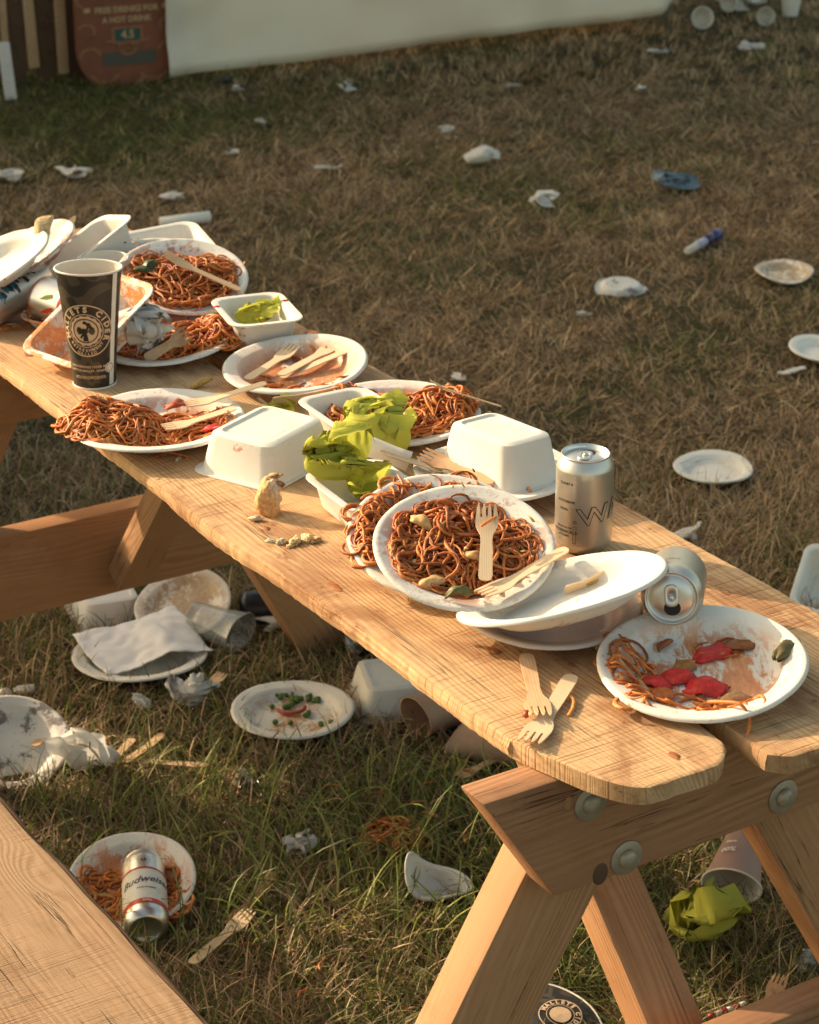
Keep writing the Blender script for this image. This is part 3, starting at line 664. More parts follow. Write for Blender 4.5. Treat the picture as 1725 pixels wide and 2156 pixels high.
def napkin(label, P, dims, mat, seed, folds=7, size=0.2, n=40, rz=0, name='paper_napkin', cat='napkin', group=None, angle=(40, 125), ground=False, tx=0, ty=0):
    V, f = crumple(size, n, folds, seed, angle)
    lo, hi = V.min(0), V.max(0); V = (V-(lo+hi)/2)/(hi-lo)*np.array(dims); V[:, 2] += dims[2]/2
    mb = MB(); mb.add(V.tolist(), f)
    o = mb.build(name, mat, None, Matrix.Translation(P) @ rotm(tx, ty, rz)); tag(o, label, cat, group)
    if ground: keep(Vector(P), max(dims[0], dims[1])*0.33)
    return o
NOOD = [(0.72, 0.255, 0.055), (0.62, 0.195, 0.038), (0.50, 0.140, 0.026), (0.78, 0.310, 0.085), (0.38, 0.100, 0.020), (0.74, 0.215, 0.035)]
NOODD = [(0.56, 0.175, 0.040), (0.44, 0.125, 0.027), (0.64, 0.225, 0.058), (0.34, 0.090, 0.020)]
SCRAPS = [(0.66, 0.42, 0.17), (0.60, 0.30, 0.10), (0.52, 0.06, 0.02), (0.12, 0.12, 0.03), (0.70, 0.52, 0.28)]
def floor_z(r, Rr): 
    k = r/Rr
    return 0.0022 if k < 0.62 else (0.0022 + 0.0165*min(1, (k-0.62)/0.18) if k < 0.8 else 0.0187)
def noodles(label, M, blobs, seed, Rr=0.112, rad=0.00165, pal=NOOD, name='noodle_heap', extra=None, ratio=1.0, steps=(9, 20), curl=1.0):
    rnd = random.Random(seed); mb = MB()
    for (cx, cy, rx, ry, h, n) in blobs:
        if steps[0] > 3: n = int(n*1.4)
        for k in range(n):
            while True:
                a, b = rnd.uniform(-1, 1), rnd.uniform(-1, 1)
                if a*a+b*b < 1: break
            x, y = cx+a*rx, cy+b*ry; hd = rnd.uniform(0, 2*math.pi); lvl = rnd.random()**0.7; st = 0.0062
            kap = rnd.choice((-1, 1))*rnd.uniform(8, 60)*curl; pts = []; ph = rnd.uniform(0, 6); tilt = rnd.uniform(-.6, 1.0)
            for i in range(rnd.randint(*steps)):
                dd = ((x-cx)/rx)**2 + ((y-cy)/ry)**2
                z = floor_z(math.hypot(x, y/ratio), Rr) + rad*0.8 + h*lvl*max(0.0, 1-0.75*dd)**0.6 + 0.0022*math.sin(ph+i*0.55)*(0.3+lvl)
                pts.append((x, y, max(z, 0.003)))
                if rnd.random() < 0.13: kap = rnd.choice((-1, 1))*rnd.uniform(8, 75)*curl
                if dd > 1.0:
                    want = math.atan2(cy-y, cx-x); df = (want-hd+math.pi) % (2*math.pi) - math.pi; hd += 0.45*(1 if df > 0 else -1)
                else: hd += kap*st
                x += st*math.cos(hd); y += st*math.sin(hd)
            c = rnd.choice(pal); q = rnd.uniform(.75, 1.15); r0 = rad*rnd.uniform(.72, 1.25)
            tube(mb, pts, [r0*(1+0.22*math.sin(ph*3+i*0.9)) for i in range(len(pts))], 6, tuple(v*q for v in c))
        if n > 30:
            for k in range(n//5):             # shreds of vegetable caught in the strands
                a, b = rnd.gauss(0, .5), rnd.gauss(0, .5); x, y = cx+a*rx, cy+b*ry; dd = min(1, a*a+b*b)
                z = floor_z(math.hypot(x, y/ratio), Rr) + h*max(0.05, 1-0.75*dd)**0.6*rnd.uniform(.75, 1.02)
                v, f = lump(rnd.uniform(.002, .0065), rnd.uniform(.0012, .0028), rnd.uniform(.0008, .0016), rnd.randint(0, 900), 0.7, 2.4, 1); an = rnd.uniform(0, 6.3); t_ = rnd.uniform(-.5, .5)
                mb.add([(x+p*math.cos(an)-q_*math.sin(an), y+p*math.sin(an)+q_*math.cos(an), z+w+p*t_) for p, q_, w in v], f, rnd.choice(SCRAPS))
    if extra: extra(mb, rnd)
    o = mb.build(name, FOOD, None, M); return tag(o, label, 'noodles')
def strand(label, pts, col=NOOD[0], rad=0.002, name='noodle', cat='noodle'):
    P0_ = Vector(pts[0]); P = [Vector(p) for p in pts]; sm = []
    for i in range(len(P)-1):
        p0, p1, p2, p3 = P[max(i-1, 0)], P[i], P[i+1], P[min(i+2, len(P)-1)]
        for k in range(5):
            t = k/5; sm.append(0.5*((2*p1)+(p2-p0)*t+(2*p0-5*p1+4*p2-p3)*t*t+(3*p1-p0-3*p2+p3)*t**3) - P0_)
    sm.append(P[-1]-P0_); mb = MB(); tube(mb, sm, rad, 7, col); o = mb.build(name, FOOD, None, Matrix.Translation(P0_)); return tag(o, label, cat)
def bit(name, label, cat, M, dims, col, seed, amp=0.3, fs=1.6, mat=None, group=None, sub=2):
    mb = MB(); v, f = lump(dims[0], dims[1], dims[2], seed, amp, fs, sub); mb.add(v, f, col); o = mb.build(name, mat or FOOD, None, M)
    return tag(o, label, cat, group)
def slice_bit(name, label, cat, M, L, W_, th, bend, col, seed, group=None, mat=None):
    """curved slice of vegetable"""
    mb = MB(); nx, ny = 10, 6; top = []; bot = []
    for j in range(ny+1):
        for i in range(nx+1):
            u, w = i/nx*2-1, j/ny*2-1; ir = 1 + 0.55*nz((u*1.3, w*1.1, seed), 1.0, seed*1.3)
            x = u*L/2*(1 + 0.25*nz((w*1.5, seed, 0), 1.0, seed*2.1)); y = w*W_/2*math.sqrt(max(0.10, 1-abs(u)**3))*ir + 0.18*W_*nz((u*1.2, 0, seed), 1.0, seed)
            z = -bend*(u*u)*L + 0.20*W_*nz((u*1.6, w*1.2, 0), 1.0, seed*4.3) - bend*0.8*w*w*W_ + 0.0012*nz((x, y, 0), 140, seed)
            e = 0.34*th*(1-0.5*max(abs(u), abs(w))**4); top.append((x, y, z+e)); bot.append((x, y, z-e))
    v = top+bot; n = len(top); f = []
    for j in range(ny):
        for i in range(nx):
            q = (j*(nx+1)+i, j*(nx+1)+i+1, (j+1)*(nx+1)+i+1, (j+1)*(nx+1)+i); f += [q, tuple(k+n for k in reversed(q))]
    rim = [i for i in range(nx+1)] + [(j+1)*(nx+1)-1 for j in range(1, ny+1)] + [ny*(nx+1)+i for i in range(nx-1, -1, -1)] + [j*(nx+1) for j in range(ny-1, 0, -1)]
    for k in range(len(rim)): a, b = rim[k], rim[(k+1) % len(rim)]; f.append((b, a, a+n, b+n))
    mb.add(v, f, col); o = mb.build(name, mat or FOOD, None, M); return tag(o, label, cat, group)

CAN_PROF = [(.0001, .006), (.018, .005), (.0215, .002), (.0235, .0), (.0255, .0006), (.0275, .003), (.031, .0075), (.0328, .0115), (.033, .014)]
def can(label, M, Hc=0.115, Rc=0.033, body_mat=None, dent=0.0, seed=0, name='drink_can', open_up=True, mats=None, tab_rot=0.0, prints=None, nobase=False, squash=(1, 1)):
    th = thing(name, label, 'can', M); k = Rc/0.033; top = Hc
    prof = [(r*k, z*k) for r, z in CAN_PROF] + [(Rc, Hc*q) for q in (.2, .3, .4, .5, .6, .7, .8)] + [(Rc, top-.0165), (Rc*.99, top-.0145), (Rc*.93, top-.0095), (Rc*.845, top-.0045), (Rc*.815, top-.0028)]
    def dn(v):
        if not dent: return v
        out = []
        for x, y, z in v:
            w = math.sin(math.pi*min(1, max(0, z/Hc)))**0.7; d = 1 + dent*w*(nz((x, y, z), 28, seed) - 0.25*abs(nz((x, y, z), 60, seed+3)))
            out.append((x*d*(1+(squash[0]-1)*w), y*d*(1+(squash[1]-1)*w), z))
        return out
    v, f = lathe(prof, 56, cap=False); mb = MB(); mb.add(dn(v), f); mb.build('body', body_mat or ALUP, th)
    lidp = [(Rc*.815, top-.0028), (Rc*.845, top-.0018), (Rc*.85, top-.0004), (Rc*.835, top+.0003), (Rc*.80, top-.0002), (Rc*.785, top-.0035), (Rc*.745, top-.0062), (Rc*.70, top-.0045), (Rc*.3, top-.0042), (.0001, top-.0042)]
    v, f = lathe(lidp, 56, cap=False); mb = MB(); mb.add(v, f); lid = mb.build('lid', ALU, th)
    zt = top-.0038
    mb = MB(); n = 28
    ring = [(0.0088*math.cos(2*math.pi*i/n)*k, (0.0115+0.0078*math.sin(2*math.pi*i/n))*k, zt) for i in range(n)]; mb.add(ring, [tuple(range(n))]); o = mb.build('opening_shade', HOLE_SHADE, lid, Matrix.Rotation(tab_rot, 4, 'Z'), smooth=False)  # flat disc on the closed lid, shade of the drinking hole as black colour
    mb = MB(); ls = [rrect(.0062*k, .0108*k, .005*k, zt+.0004), rrect(.0072*k, .0118*k, .006*k, zt+.0009), rrect(.0072*k, .0118*k, .006*k, zt+.0016), rrect(.0060*k, .0106*k, .005*k, zt+.0021), rrect(.0046*k, .0042*k, .004*k, zt+.0021), rrect(.0044*k, .004*k, .004*k, zt+.0012)]
    v, f = loops(ls); mb.add([(x, y-.0022*k, z + .0006*((y)/.011)) for x, y, z in v], f); mb.build('tab', ALU, lid, Matrix.Rotation(tab_rot, 4, 'Z'))
    mb = MB(); v, f = lathe([(.0028*k, zt), (.0028*k, zt+.0028), (.0018*k, zt+.0034), (.0001, zt+.0034)], 14); mb.add(v, f); mb.build('rivet', ALU, lid)
    if prints: prints(th, Rc, Hc)
    return th
def cyl_fn(r_of, th0, z0, lift=0.0003, tilt=0.0, dent=None):
    def fn(x, y):
        c, s = math.cos(tilt), math.sin(tilt); X, Y = x*c-y*s, x*s+y*c; z = z0+Y; r = r_of(z)+lift; a = th0 + X/r
        return (r*math.cos(a), r*math.sin(a), z)
    return fn
def axis_matrix(A, B, spin=0.0):
    A = Vector(A); B = Vector(B); Z = (B-A).normalized(); X = Vector((0, 0, 1)).cross(Z)
    if X.length < 1e-4: X = Vector((1, 0, 0))
    X.normalize(); Y = Z.cross(X); M = Matrix((X, Y, Z)).transposed().to_4x4(); M.translation = A
    return M @ Matrix.Rotation(spin, 4, 'Z')

# ------------------------------------------------------------------ things on the table
def onp(px, py, M, h):
    """point of the picture on the plane local z = h of a plate matrix"""
    O = Vector((0, 0, CAMH)); d = at(px, py, 0) - O; nrm = (M.to_3x3() @ Vector((0, 0, 1))).normalized(); C = M @ Vector((0, 0, h))
    return O + d*((C-O).dot(nrm)/d.dot(nrm))
def on(px, py, M, h, rz=0, tx=0, ty=0):
    Q = M.to_3x3().to_4x4(); return Matrix.Translation(onp(px, py, M, h)) @ Q @ rotm(tx, ty, rz)
RED = (0.62, 0.030, 0.022); ONION = (0.70, 0.42, 0.17); CARROT = (0.45, 0.13, 0.025); LEAFG = (0.12, 0.115, 0.03); PICK = (0.11, 0.085, 0.022)

# -- front plate with peppers
M28 = plate('white plate smeared with sauce, holding red peppers, at the near end of the table', 1478, 1388, T+0.027, 0.1095, P_SMEAR, tx=6, ty=-3.5, depth=0.023, seed=2)
noodles('short brown noodles along the left rim of the red pepper plate', M28, [(-0.078, 0.005, 0.020, 0.040, 0.012, 26), (-0.045, -0.052, 0.045, 0.016, 0.007, 16), (0.02, -0.068, 0.035, 0.010, 0.005, 12), (0.02, 0.035, 0.02, 0.012, 0.003, 4)], 3, 0.1095, steps=(4, 10))['kind'] = 'stuff'
for i, (px, py, L, W_, rz, c, nm, lb) in enumerate((
    (1500, 1368, 0.036, 0.022, 20, RED, 'pepper_piece', 'largest glossy red pepper piece in the middle of the sauce-smeared front plate'),
    (1428, 1420, 0.032, 0.018, -8, RED, 'pepper_piece', 'red pepper piece at the centre left of the front plate'),
    (1487, 1440, 0.038, 0.024, 5, RED, 'pepper_piece', 'red pepper piece nearest the lower rim of the front plate'),
    (1380, 1432, 0.030, 0.016, -35, RED, 'pepper_piece', 'red pepper sliver beside the onion on the front plate'),
    (1322, 1425, 0.036, 0.016, -60, (0.50, 0.20, 0.08), 'onion_piece', 'glossy browned onion piece at the left of the front plate'),
    (1345, 1440, 0.030, 0.010, -50, ONION, 'onion_piece', 'thin pale onion strip at the left of the front plate'),
    (1305, 1418, 0.028, 0.008, -70, (0.50, 0.10, 0.03), 'carrot_strip', 'orange carrot strip by the left rim of the front plate'),
    (1365, 1484, 0.036, 0.008, -8, ONION, 'onion_piece', 'pale onion strip lying at the bottom of the front plate'),
    (1440, 1398, 0.022, 0.018, 40, (0.40, 0.17, 0.04), 'browned_piece', 'browned onion curl in the middle of the front plate'),
    (1563, 1352, 0.036, 0.016, 5, (0.30, 0.11, 0.03), 'browned_piece', 'charred brown batter piece at the top of the front plate'),
    (1400, 1352, 0.022, 0.008, 45, (0.33, 0.10, 0.03), 'browned_piece', 'brown sliver stuck high on the front plate'),
    (1545, 1465, 0.030, 0.012, 15, (0.52, 0.28, 0.12), 'onion_piece', 'pale orange onion piece at the lower right rim of the front plate'))):
    slice_bit(nm, lb, {'pepper_piece': 'pepper', 'onion_piece': 'onion', 'carrot_strip': 'carrot', 'browned_piece': 'food scrap'}[nm], on(px, py, M28, 0.0085, rz), L*1.2, W_*1.25, 0.0045, 0.13, c, i+2)
bit('carrot_slice', 'round orange carrot slice on the front plate', 'carrot', on(1396, 1462, M28, 0.006, 0), (0.013, 0.013, 0.004), CARROT, 5, 0.08)
slice_bit('pickle', 'dark green pickle wedge on the right rim of the front plate', 'pickle', on(1655, 1362, M28, 0.020, 58, -5, 12), 0.058, 0.021, 0.010, 0.05, PICK, 9)
strand('long brown noodle hanging from the front plate over the gap in the table', [onp(1490, 1478, M28, 0.015), onp(1530, 1478, M28, 0.024), onp(1560, 1484, M28, 0.028), at(1577, 1510, T+0.012), at(1577, 1535, T+0.003), at(1572, 1552, T-0.004)], NOOD[1], 0.0019)

# -- pair of noodle plates in the middle
M24a = plate('lower white plate with noodles along its left side, under the big noodle plate', 925, 1124, T+0.050, 0.1055, P_LIGHT, tx=18, ty=2, seed=5, depth=0.022)
noodles('brown noodles squeezed along the left of the lower plate of the pair', M24a, [(-0.070, 0.000, 0.022, 0.055, 0.020, 48), (-0.03, 0.068, 0.03, 0.018, 0.010, 12), (0.03, 0.082, 0.03, 0.010, 0.006, 6)], 8, 0.1055)['kind'] = 'stuff'
M24b = plate('white plate heaped with brown noodles and two wooden forks, in the middle of the table', 978, 1147, T+0.074, 0.1015, P_LIGHT, tx=19, ty=2, seed=7, depth=0.022)
noodles('large heap of brown stir-fried noodles with a fork stuck in it', M24b, [(-0.005, 0.000, 0.070, 0.066, 0.026, 165), (-0.02, 0.03, 0.035, 0.03, 0.036, 36), (0.045, 0.0, 0.03, 0.035, 0.020, 30)], 12, 0.1015, pal=NOODD+NOOD[1:3])
for i, (px, py, L, W_, rz, c, nm, lb) in enumerate((
    (905, 1222, 0.044, 0.020, 30, (0.70, 0.43, 0.18), 'onion_piece', 'large pale onion piece at the lower left of the big noodle heap'),
    (888, 1093, 0.030, 0.018, -40, ONION, 'cabbage_piece', 'pale cabbage piece at the upper left of the big noodle heap'),
    (935, 1095, 0.034, 0.012, 60, (0.66, 0.43, 0.18), 'cabbage_piece', 'pale cabbage curl near the top of the big noodle heap'),
    (1000, 1165, 0.032, 0.016, -20, (0.60, 0.34, 0.13), 'onion_piece', 'browned onion piece in the centre of the big noodle heap'),
    (968, 1238, 0.030, 0.016, 15, LEAFG, 'leaf_piece', 'dark green leaf at the bottom of the big noodle heap'))):
    slice_bit(nm, lb, {'onion_piece': 'onion', 'cabbage_piece': 'cabbage', 'leaf_piece': 'leaf'}[nm], on(px, py, M24b, 0.034 if i else 0.024, rz, 10), L, W_*0.8, 0.0022, 0.30, c, i+20)
fork('wooden fork standing head up on the big noodle heap', onp(1022, 1226, M24b, 0.030), onp(1026, 1072, M24b, 0.046), mat=W_FORK, lift=(0.002, 0.002))
fork('wooden fork lying across the right rim of the big noodle plate', onp(1194, 1157, M24b, 0.030), onp(1012, 1262, M24b, 0.026), mat=W_FORK)
strand('short noodle resting on the tines of the upright fork', [onp(1013, 1108, M24b, 0.0485), onp(1028, 1098, M24b, 0.0495), onp(1045, 1088, M24b, 0.0485)], NOOD[0], 0.0017)
strand('looped noodle on the upper rim of the lower noodle plate', [onp(838, 1000, M24a, 0.022), onp(848, 1020, M24a, 0.023), onp(846, 1042, M24a, 0.02), onp(830, 1055, M24a, 0.016)], NOODD[0], 0.0018)

# -- tilted pair of plates right of it
M25a = plate('lower white plate wet with brown sauce under a tilted clean plate', 1162, 1274, T+0.024, 0.099, P_BROWN, tx=1, seed=9)
M25b = plate('tilted oval white plate with yellow scraps leaning on a plate beside the lying can', 1182, 1234, T+0.066, 0.1165, P_SPECK, tx=-5, ty=-14, rz=4, ratio=0.70, depth=0.026, seed=11)
for i, (px, py, rz) in enumerate(((1270, 1210, 20), (1292, 1203, 5), (1250, 1222, 30))):
    bit('food_scrap', ('bright yellow scrap beside a sliver of wood on the tilted plate', 'pale yellow scrap nearest the raised end of the tilted plate', 'mustard yellow scrap lowest on the tilted plate')[i], 'food scrap', on(px, py, M25b, 0.005, rz), (0.016, 0.006, 0.003), ((0.55, 0.33, 0.05), (0.60, 0.42, 0.14), (0.50, 0.30, 0.06))[i], i+31, 0.5, 2.5)
fork('thin broken sliver of wood on the tilted oval plate', onp(1285, 1206, M25b, 0.006), onp(1195, 1252, M25b, 0.004), 'stick', name='wood_sliver', cat='wood sliver', roll=70)

# -- cans
def silver_prints(th, Rc, Hc):
    rf = lambda z: Rc
    mb = MB(); v, f = text2d('WA', 0.030, 0.0011, maxedge=0.003); add2d(mb, [(x*1.25, y*0.98) for x, y in v], f, cyl_fn(rf, R(-52), Hc*0.455, 0.0003, R(9))); mb.build('letter_outline', INK, th, smooth=False)
    mb = MB(); v, f = text2d('WA', 0.030, 0.0001, maxedge=0.003); add2d(mb, [(x*1.25, y*0.98) for x, y in v], f, cyl_fn(rf, R(-52), Hc*0.455, 0.0006, R(9))); mb.build('letter_face', ALUP, th, smooth=False)
    mb = MB()
    for s, sz, a, z in (('PLANET B', 0.0042, -133, .76), ('& IS FOREVER', 0.0042, -133, .575), ('DRINKS', 0.0036, -138, .49), ('BREWED IN THE', 0.0030, -137, .30), ('UNDERWORLD', 0.0052, -136, .255), ('LITTLE BEER', 0.0030, -137, .215)):
        v, f = text2d(s, sz, 0.0001, maxedge=0.002); add2d(mb, v, f, cyl_fn(rf, R(a), Hc*z, 0.0003))
    v, f = rect2d(-0.0018, 0.0018, -0.010, 0.010, 2, 1); 
    for (x0, x1, y0, y1) in ((-.002, .002, -.011, -.0104), (-.002, .002, .0104, .011), (-.002, -.0015, -.011, .011), (.0015, .002, -.011, .011)):
        v, f = rect2d(x0, x1, y0, y1); add2d(mb, v, f, cyl_fn(rf, R(-112), Hc*0.235, 0.0003))
    v, f = ring2d(0.0014, 0.0022, 18); add2d(mb, v, f, cyl_fn(rf, R(-112), Hc*0.37, 0.0003))
    mb.build('small_print', INK, th, smooth=False)
can('silver drink can standing upright with large outlined letters', Matrix.Translation(at(1227, 1150, T)), 0.119, 0.0338, prints=silver_prints, tab_rot=R(-20))
A = at(1414, 1260, T+0.060); ax = Vector((0.16, 0.96, -0.20)).normalized()
def lying_print(th, Rc, Hc):
    mb = MB(); v, f = text2d('PLANET B', 0.0045, 0.0001, maxedge=0.002); add2d(mb, v, f, cyl_fn(lambda z: Rc, R(8), Hc*0.62, 0.0003)); mb.build('small_print', INK, th, smooth=False)
B_ = Vector(A) + ax*0.117; can('silver drink can lying on its side with its open end toward the front plate', axis_matrix(B_, A, R(90)), 0.117, 0.0338, tab_rot=R(97), prints=lying_print)

# -- box on plate, trays, green napkins
M21 = plate('white plate under the upturned box beside the standing can', 1040, 986, T+0.022, 0.101, P_LIGHT, seed=13)
tray('upturned white takeaway box on a plate behind the silver standing can', Vector((0.113, 2.668, T+0.014)), (0.036, 0.055, 0.046, 0.067, 0.060), P_CLEAN, rz=38.4, flip=True, seed=1, tx=-2)
tray('upturned white takeaway box on the bare table beside the bread crust', Vector((-0.182, 2.735, T+0.0005)), (0.047, 0.0585, 0.058, 0.070, 0.052), P_SPECK, rz=-33, flip=True, seed=2)
tray('white takeaway tray stuffed with a crumpled green napkin in front of the noodle plates', Vector((-0.052, 2.562, T)), (0.036, 0.052, 0.045, 0.062, 0.042), P_CLEAN, rz=28, name='takeaway_tray', cat='tray', seed=3)
tray('open white takeaway tray behind the green napkins', at(742, 926, T), (0.034, 0.046, 0.043, 0.057, 0.045), P_SPECK, rz=30, name='takeaway_tray', cat='tray', seed=4)
M13 = tray('deep white tray with ketchup marks and a small green napkin inside', Vector((-0.223, 3.198, T)), (0.036, 0.050, 0.045, 0.061, 0.052), P_SPECK, rz=19, name='takeaway_tray', cat='tray', seed=5)
napkin('large lime green napkin crumpled in the front tray beside the bread crust', at(735, 1050, T+0.012), (0.112, 0.085, 0.100), GREEN, 49, 9, 0.3, 84, rz=15)
napkin('lime green napkin bundled in the open tray in front of the noodle heap', at(800, 950, T+0.012), (0.100, 0.080, 0.086), GREEN, 61, 8, 0.3, 80, rz=-20)
napkin('small green napkin inside the deep ketchup-marked tray', at(543, 690, T+0.016), (0.070, 0.05, 0.044), GREEN, 63, 7, 0.2, 40)
napkin('scrap of green napkin behind the upturned box', at(592, 866, T), (0.045, 0.045, 0.024), GREEN, 66, 5, 0.2, 30)
for i, (x, y, rz) in enumerate(((-0.052, 0.048, 40), (0.050, 0.038, -30))):
    bit('ketchup_drop', ('ketchup drop on the left rim of the deep tray', 'ketchup drop on the right rim of the deep tray')[i], 'ketchup', M13 @ Matrix.Translation((x, y*0.6, 0.0525)), (0.005, 0.0035, 0.0012), RED, i+80, 0.3)
# cutlery sleeve
S0, S1 = at(735, 924, T+0.055), at(862, 972, T+0.030)
Ms = axis_matrix(S0, S1); mb = MB(); ls = [rrect(.0035+.003*k/5, .0125+.001*math.sin(k), .003, (S1-S0).length*k/6) for k in range(7)]; v, f = loops(ls); mb.add(v, [tuple(reversed(q)) for q in f])
tag(mb.build('paper_sleeve', PAPER, None, Ms), 'white paper cutlery sleeve lying between the two green napkins', 'paper sleeve')
fork('wooden knife handle sticking out of the paper sleeve', at(932, 991, T+0.022), at(800, 950, T+0.046), 'knife', lift=(0, 0))
fork('sauce-stained wooden fork lying against the upturned box on the plate', at(1040, 1018, T+0.026), at(890, 962, T+0.030), mat=W_FORKS, roll=-20)
M17 = plate('white plate piled with glossy brown noodles at the right edge of the table', 838, 864, T+0.022, 0.1105, P_HEAVY, tx=2, seed=15)
noodles('wide heap of glossy brown noodles behind the green napkins', M17, [(0.0, -0.005, 0.088, 0.070, 0.030, 210), (0.05, 0.01, 0.05, 0.045, 0.042, 70), (-0.05, 0.03, 0.04, 0.03, 0.032, 40)], 17, 0.1105)
fork('sauced wooden fork sticking out to the right of the wide noodle heap', at(1056, 858, T+0.030), at(905, 812, T+0.062), mat=W_FORKS, roll=15)
fork('thin wooden fork handle resting between green scrap and noodle heap', at(731, 820, T+0.038), at(575, 852, T+0.010), 'stick', roll=60)

# -- left noodle plate
M16 = plate('white plate overhanging the left table edge, full of brown noodles at one end', 333, 882, T+0.026, 0.1145, P_HEAVY, tx=0, ty=-2, seed=17)
noodles('heap of orange brown noodles overhanging the left edge of the table', M16, [(-0.055, -0.002, 0.058, 0.060, 0.034, 150), (0.030, 0.000, 0.060, 0.045, 0.012, 70), (-0.09, -0.01, 0.03, 0.035, 0.024, 26)], 19, 0.1145)
fork('wooden fork handle pointing away from the left noodle plate', at(560, 806, T+0.050), at(392, 858, T+0.028), lift=(0, 0))
fork('wooden fork handle lying inside the rim of the left noodle plate', at(497, 858, T+0.036), at(345, 907, T+0.020), lift=(0, 0))
for i, (px, py, rz, c, lb) in enumerate(((372, 846, 10, (0.40, 0.075, 0.02), 'orange pepper piece at the top of the left noodle plate'), (450, 895, 25, RED, 'red tomato piece near the right rim of the left noodle plate'), (410, 938, 0, RED, 'red pepper scrap on the table beside the left noodle plate'))):
    slice_bit('pepper_piece', lb, 'pepper', (on(px, py, M16, 0.02, rz) if i < 2 else Matrix.Translation(at(px, py, T+0.003))), (0.034, 0.03, 0.014)[i], (0.02, 0.016, 0.008)[i], 0.004, 0.15, c, i+44)
# -- oval plate with forks
P_FORK = pulp('pulp_fork_plate', 1.0, c1=lin(206, 134, 58), c2=lin(172, 92, 32), inner=0.085, streak=0.8, fleck=0.8)
M14 = plate('sauce-smeared white plate holding two wooden forks and a knife', 621, 763, T+0.027, 0.1025, P_FORK, tx=4, ty=-4, seed=19, depth=0.024)
noodles('few noodle scraps along the near rim of the fork plate', M14, [(0.02, -0.055, 0.05, 0.012, 0.004, 16), (-0.04, -0.02, 0.02, 0.02, 0.003, 5), (0.0, 0.05, 0.05, 0.01, 0.003, 5)], 23, 0.1025, steps=(4, 9))['kind'] = 'stuff'
fork('wooden fork at the left of the fork plate with its tines up', onp(519, 801, M14, 0.012), onp(622, 735, M14, 0.012), mat=W_FORK)
fork('wooden fork lying over the knife on the fork plate', onp(589, 792, M14, 0.012), onp(718, 724, M14, 0.012), mat=W_FORK)
fork('wooden knife lying under a fork on the fork plate', onp(748, 731, M14, 0.021), onp(592, 796, M14, 0.005), 'knife', lift=(0, 0))
# -- napkin and noodle plate
M12 = plate('white plate with brown noodles and a crumpled white napkin beside the cider cup', 336, 706, T+0.024, 0.106, P_HEAVY, tx=3, seed=21)
noodles('brown noodles spilling over the right rim next to the white napkin', M12, [(0.045, 0.005, 0.060, 0.048, 0.030, 110), (0.09, -0.005, 0.03, 0.03, 0.018, 36), (-0.02, -0.02, 0.05, 0.03, 0.01, 20)], 25, 0.106)
napkin('crumpled white napkin on the noodle plate beside the cider cup', at(304, 742, T+0.020), (0.090, 0.055, 0.072), PAPER, 79, 10, 0.22, 50)
fork('wooden fork leaning off the near rim of the napkin plate', at(306, 757, T+0.014), at(398, 701, T+0.045), mat=W_FORKS, roll=55, lift=(0, 0))
# -- far noodle plates
plate('white plate with dried sauce under the far noodle plate', 336, 575, T+0.050, 0.100, P_LIGHT, tx=15, ty=3, seed=23)
M11 = plate('far white plate tilted under a big noodle heap with a wooden fork', 384, 579, T+0.066, 0.0995, P_LIGHT, tx=17, ty=6, seed=25)
noodles('far heap of brown noodles with green leaves and a fork on top', M11, [(0.0, -0.008, 0.072, 0.066, 0.026, 190), (0.035, 0.02, 0.035, 0.03, 0.034, 40)], 29, 0.0995, pal=NOOD[:3]+NOODD)
fork('wooden fork lying on top of the far noodle heap', onp(508, 613, M11, 0.028), onp(346, 541, M11, 0.046), mat=W_FORKS)
for i, (px, py) in enumerate(((303, 562), (318, 552))): slice_bit('leaf_piece', ('dark green leaf low on the left of the far noodle heap', 'dark green leaf curled near the top of the far noodle heap')[i], 'leaf', on(px, py, M11, 0.03, i*50), 0.028, 0.016, 0.002, 0.2, (0.05, 0.07, 0.015), i+50)
tray('shallow white tray lying behind the far noodle plate', at(355, 552, T+0.002), (0.050, 0.045, 0.058, 0.054, 0.036), P_SPECK, rz=25, name='takeaway_tray', cat='tray', seed=6, tx=8)
napkin('flat white napkin corner behind the far noodle plate', at(420, 560, T+0.035), (0.07, 0.05, 0.02), PAPER, 75, 3, 0.2, 24)
# -- left end pile
tray('long white tray with ketchup smears tipped up at the far left', at(180, 594, T+0.026), (0.034, 0.085, 0.043, 0.098, 0.052), P_CLEAN, rz=-50, tx=6, ty=-26, name='takeaway_tray', cat='tray', seed=7)
Mk = Matrix.Translation(at(180, 594, T+0.026)) @ rotm(6, -26, -50)
for i, (y, rx) in enumerate(((0.045, 0.018), (0.015, 0.014))):
    bit('ketchup_smear', ('thick ketchup smear at the raised end of the long tipped tray', 'ketchup smear halfway down the long tipped tray')[i], 'ketchup', Mk @ Matrix.Translation((0.0, y, 0.008)), (rx, 0.032, 0.004), (0.38, 0.055, 0.02), 90+i, 0.4, 2.2)
plate('white plate with a bread crust leaning at the far left end', 48, 528, T+0.080, 0.088, P_LIGHT, tx=8, ty=-24, seed=27, depth=0.023)
Mfl = plate('clean white plate lying tilted over another plate at the far left end', -14, 552, T+0.085, 0.092, P_SPECK, tx=8, ty=-24, seed=29, depth=0.023)
slice_bit('bread_crust', 'torn pale bread piece on the leaning plate at the far left', 'bread', Matrix.Translation(at(85, 487, T+0.120)) @ rotm(50, -30, 40), 0.06, 0.032, 0.006, 0.2, (0.62, 0.45, 0.24), 61, mat=FOODM)
fork('wooden stick standing up between the leaning plate and the tipped tray', at(120, 520, T+0.05), at(158, 463, T+0.115), 'stick', lift=(0, 0), roll=20)
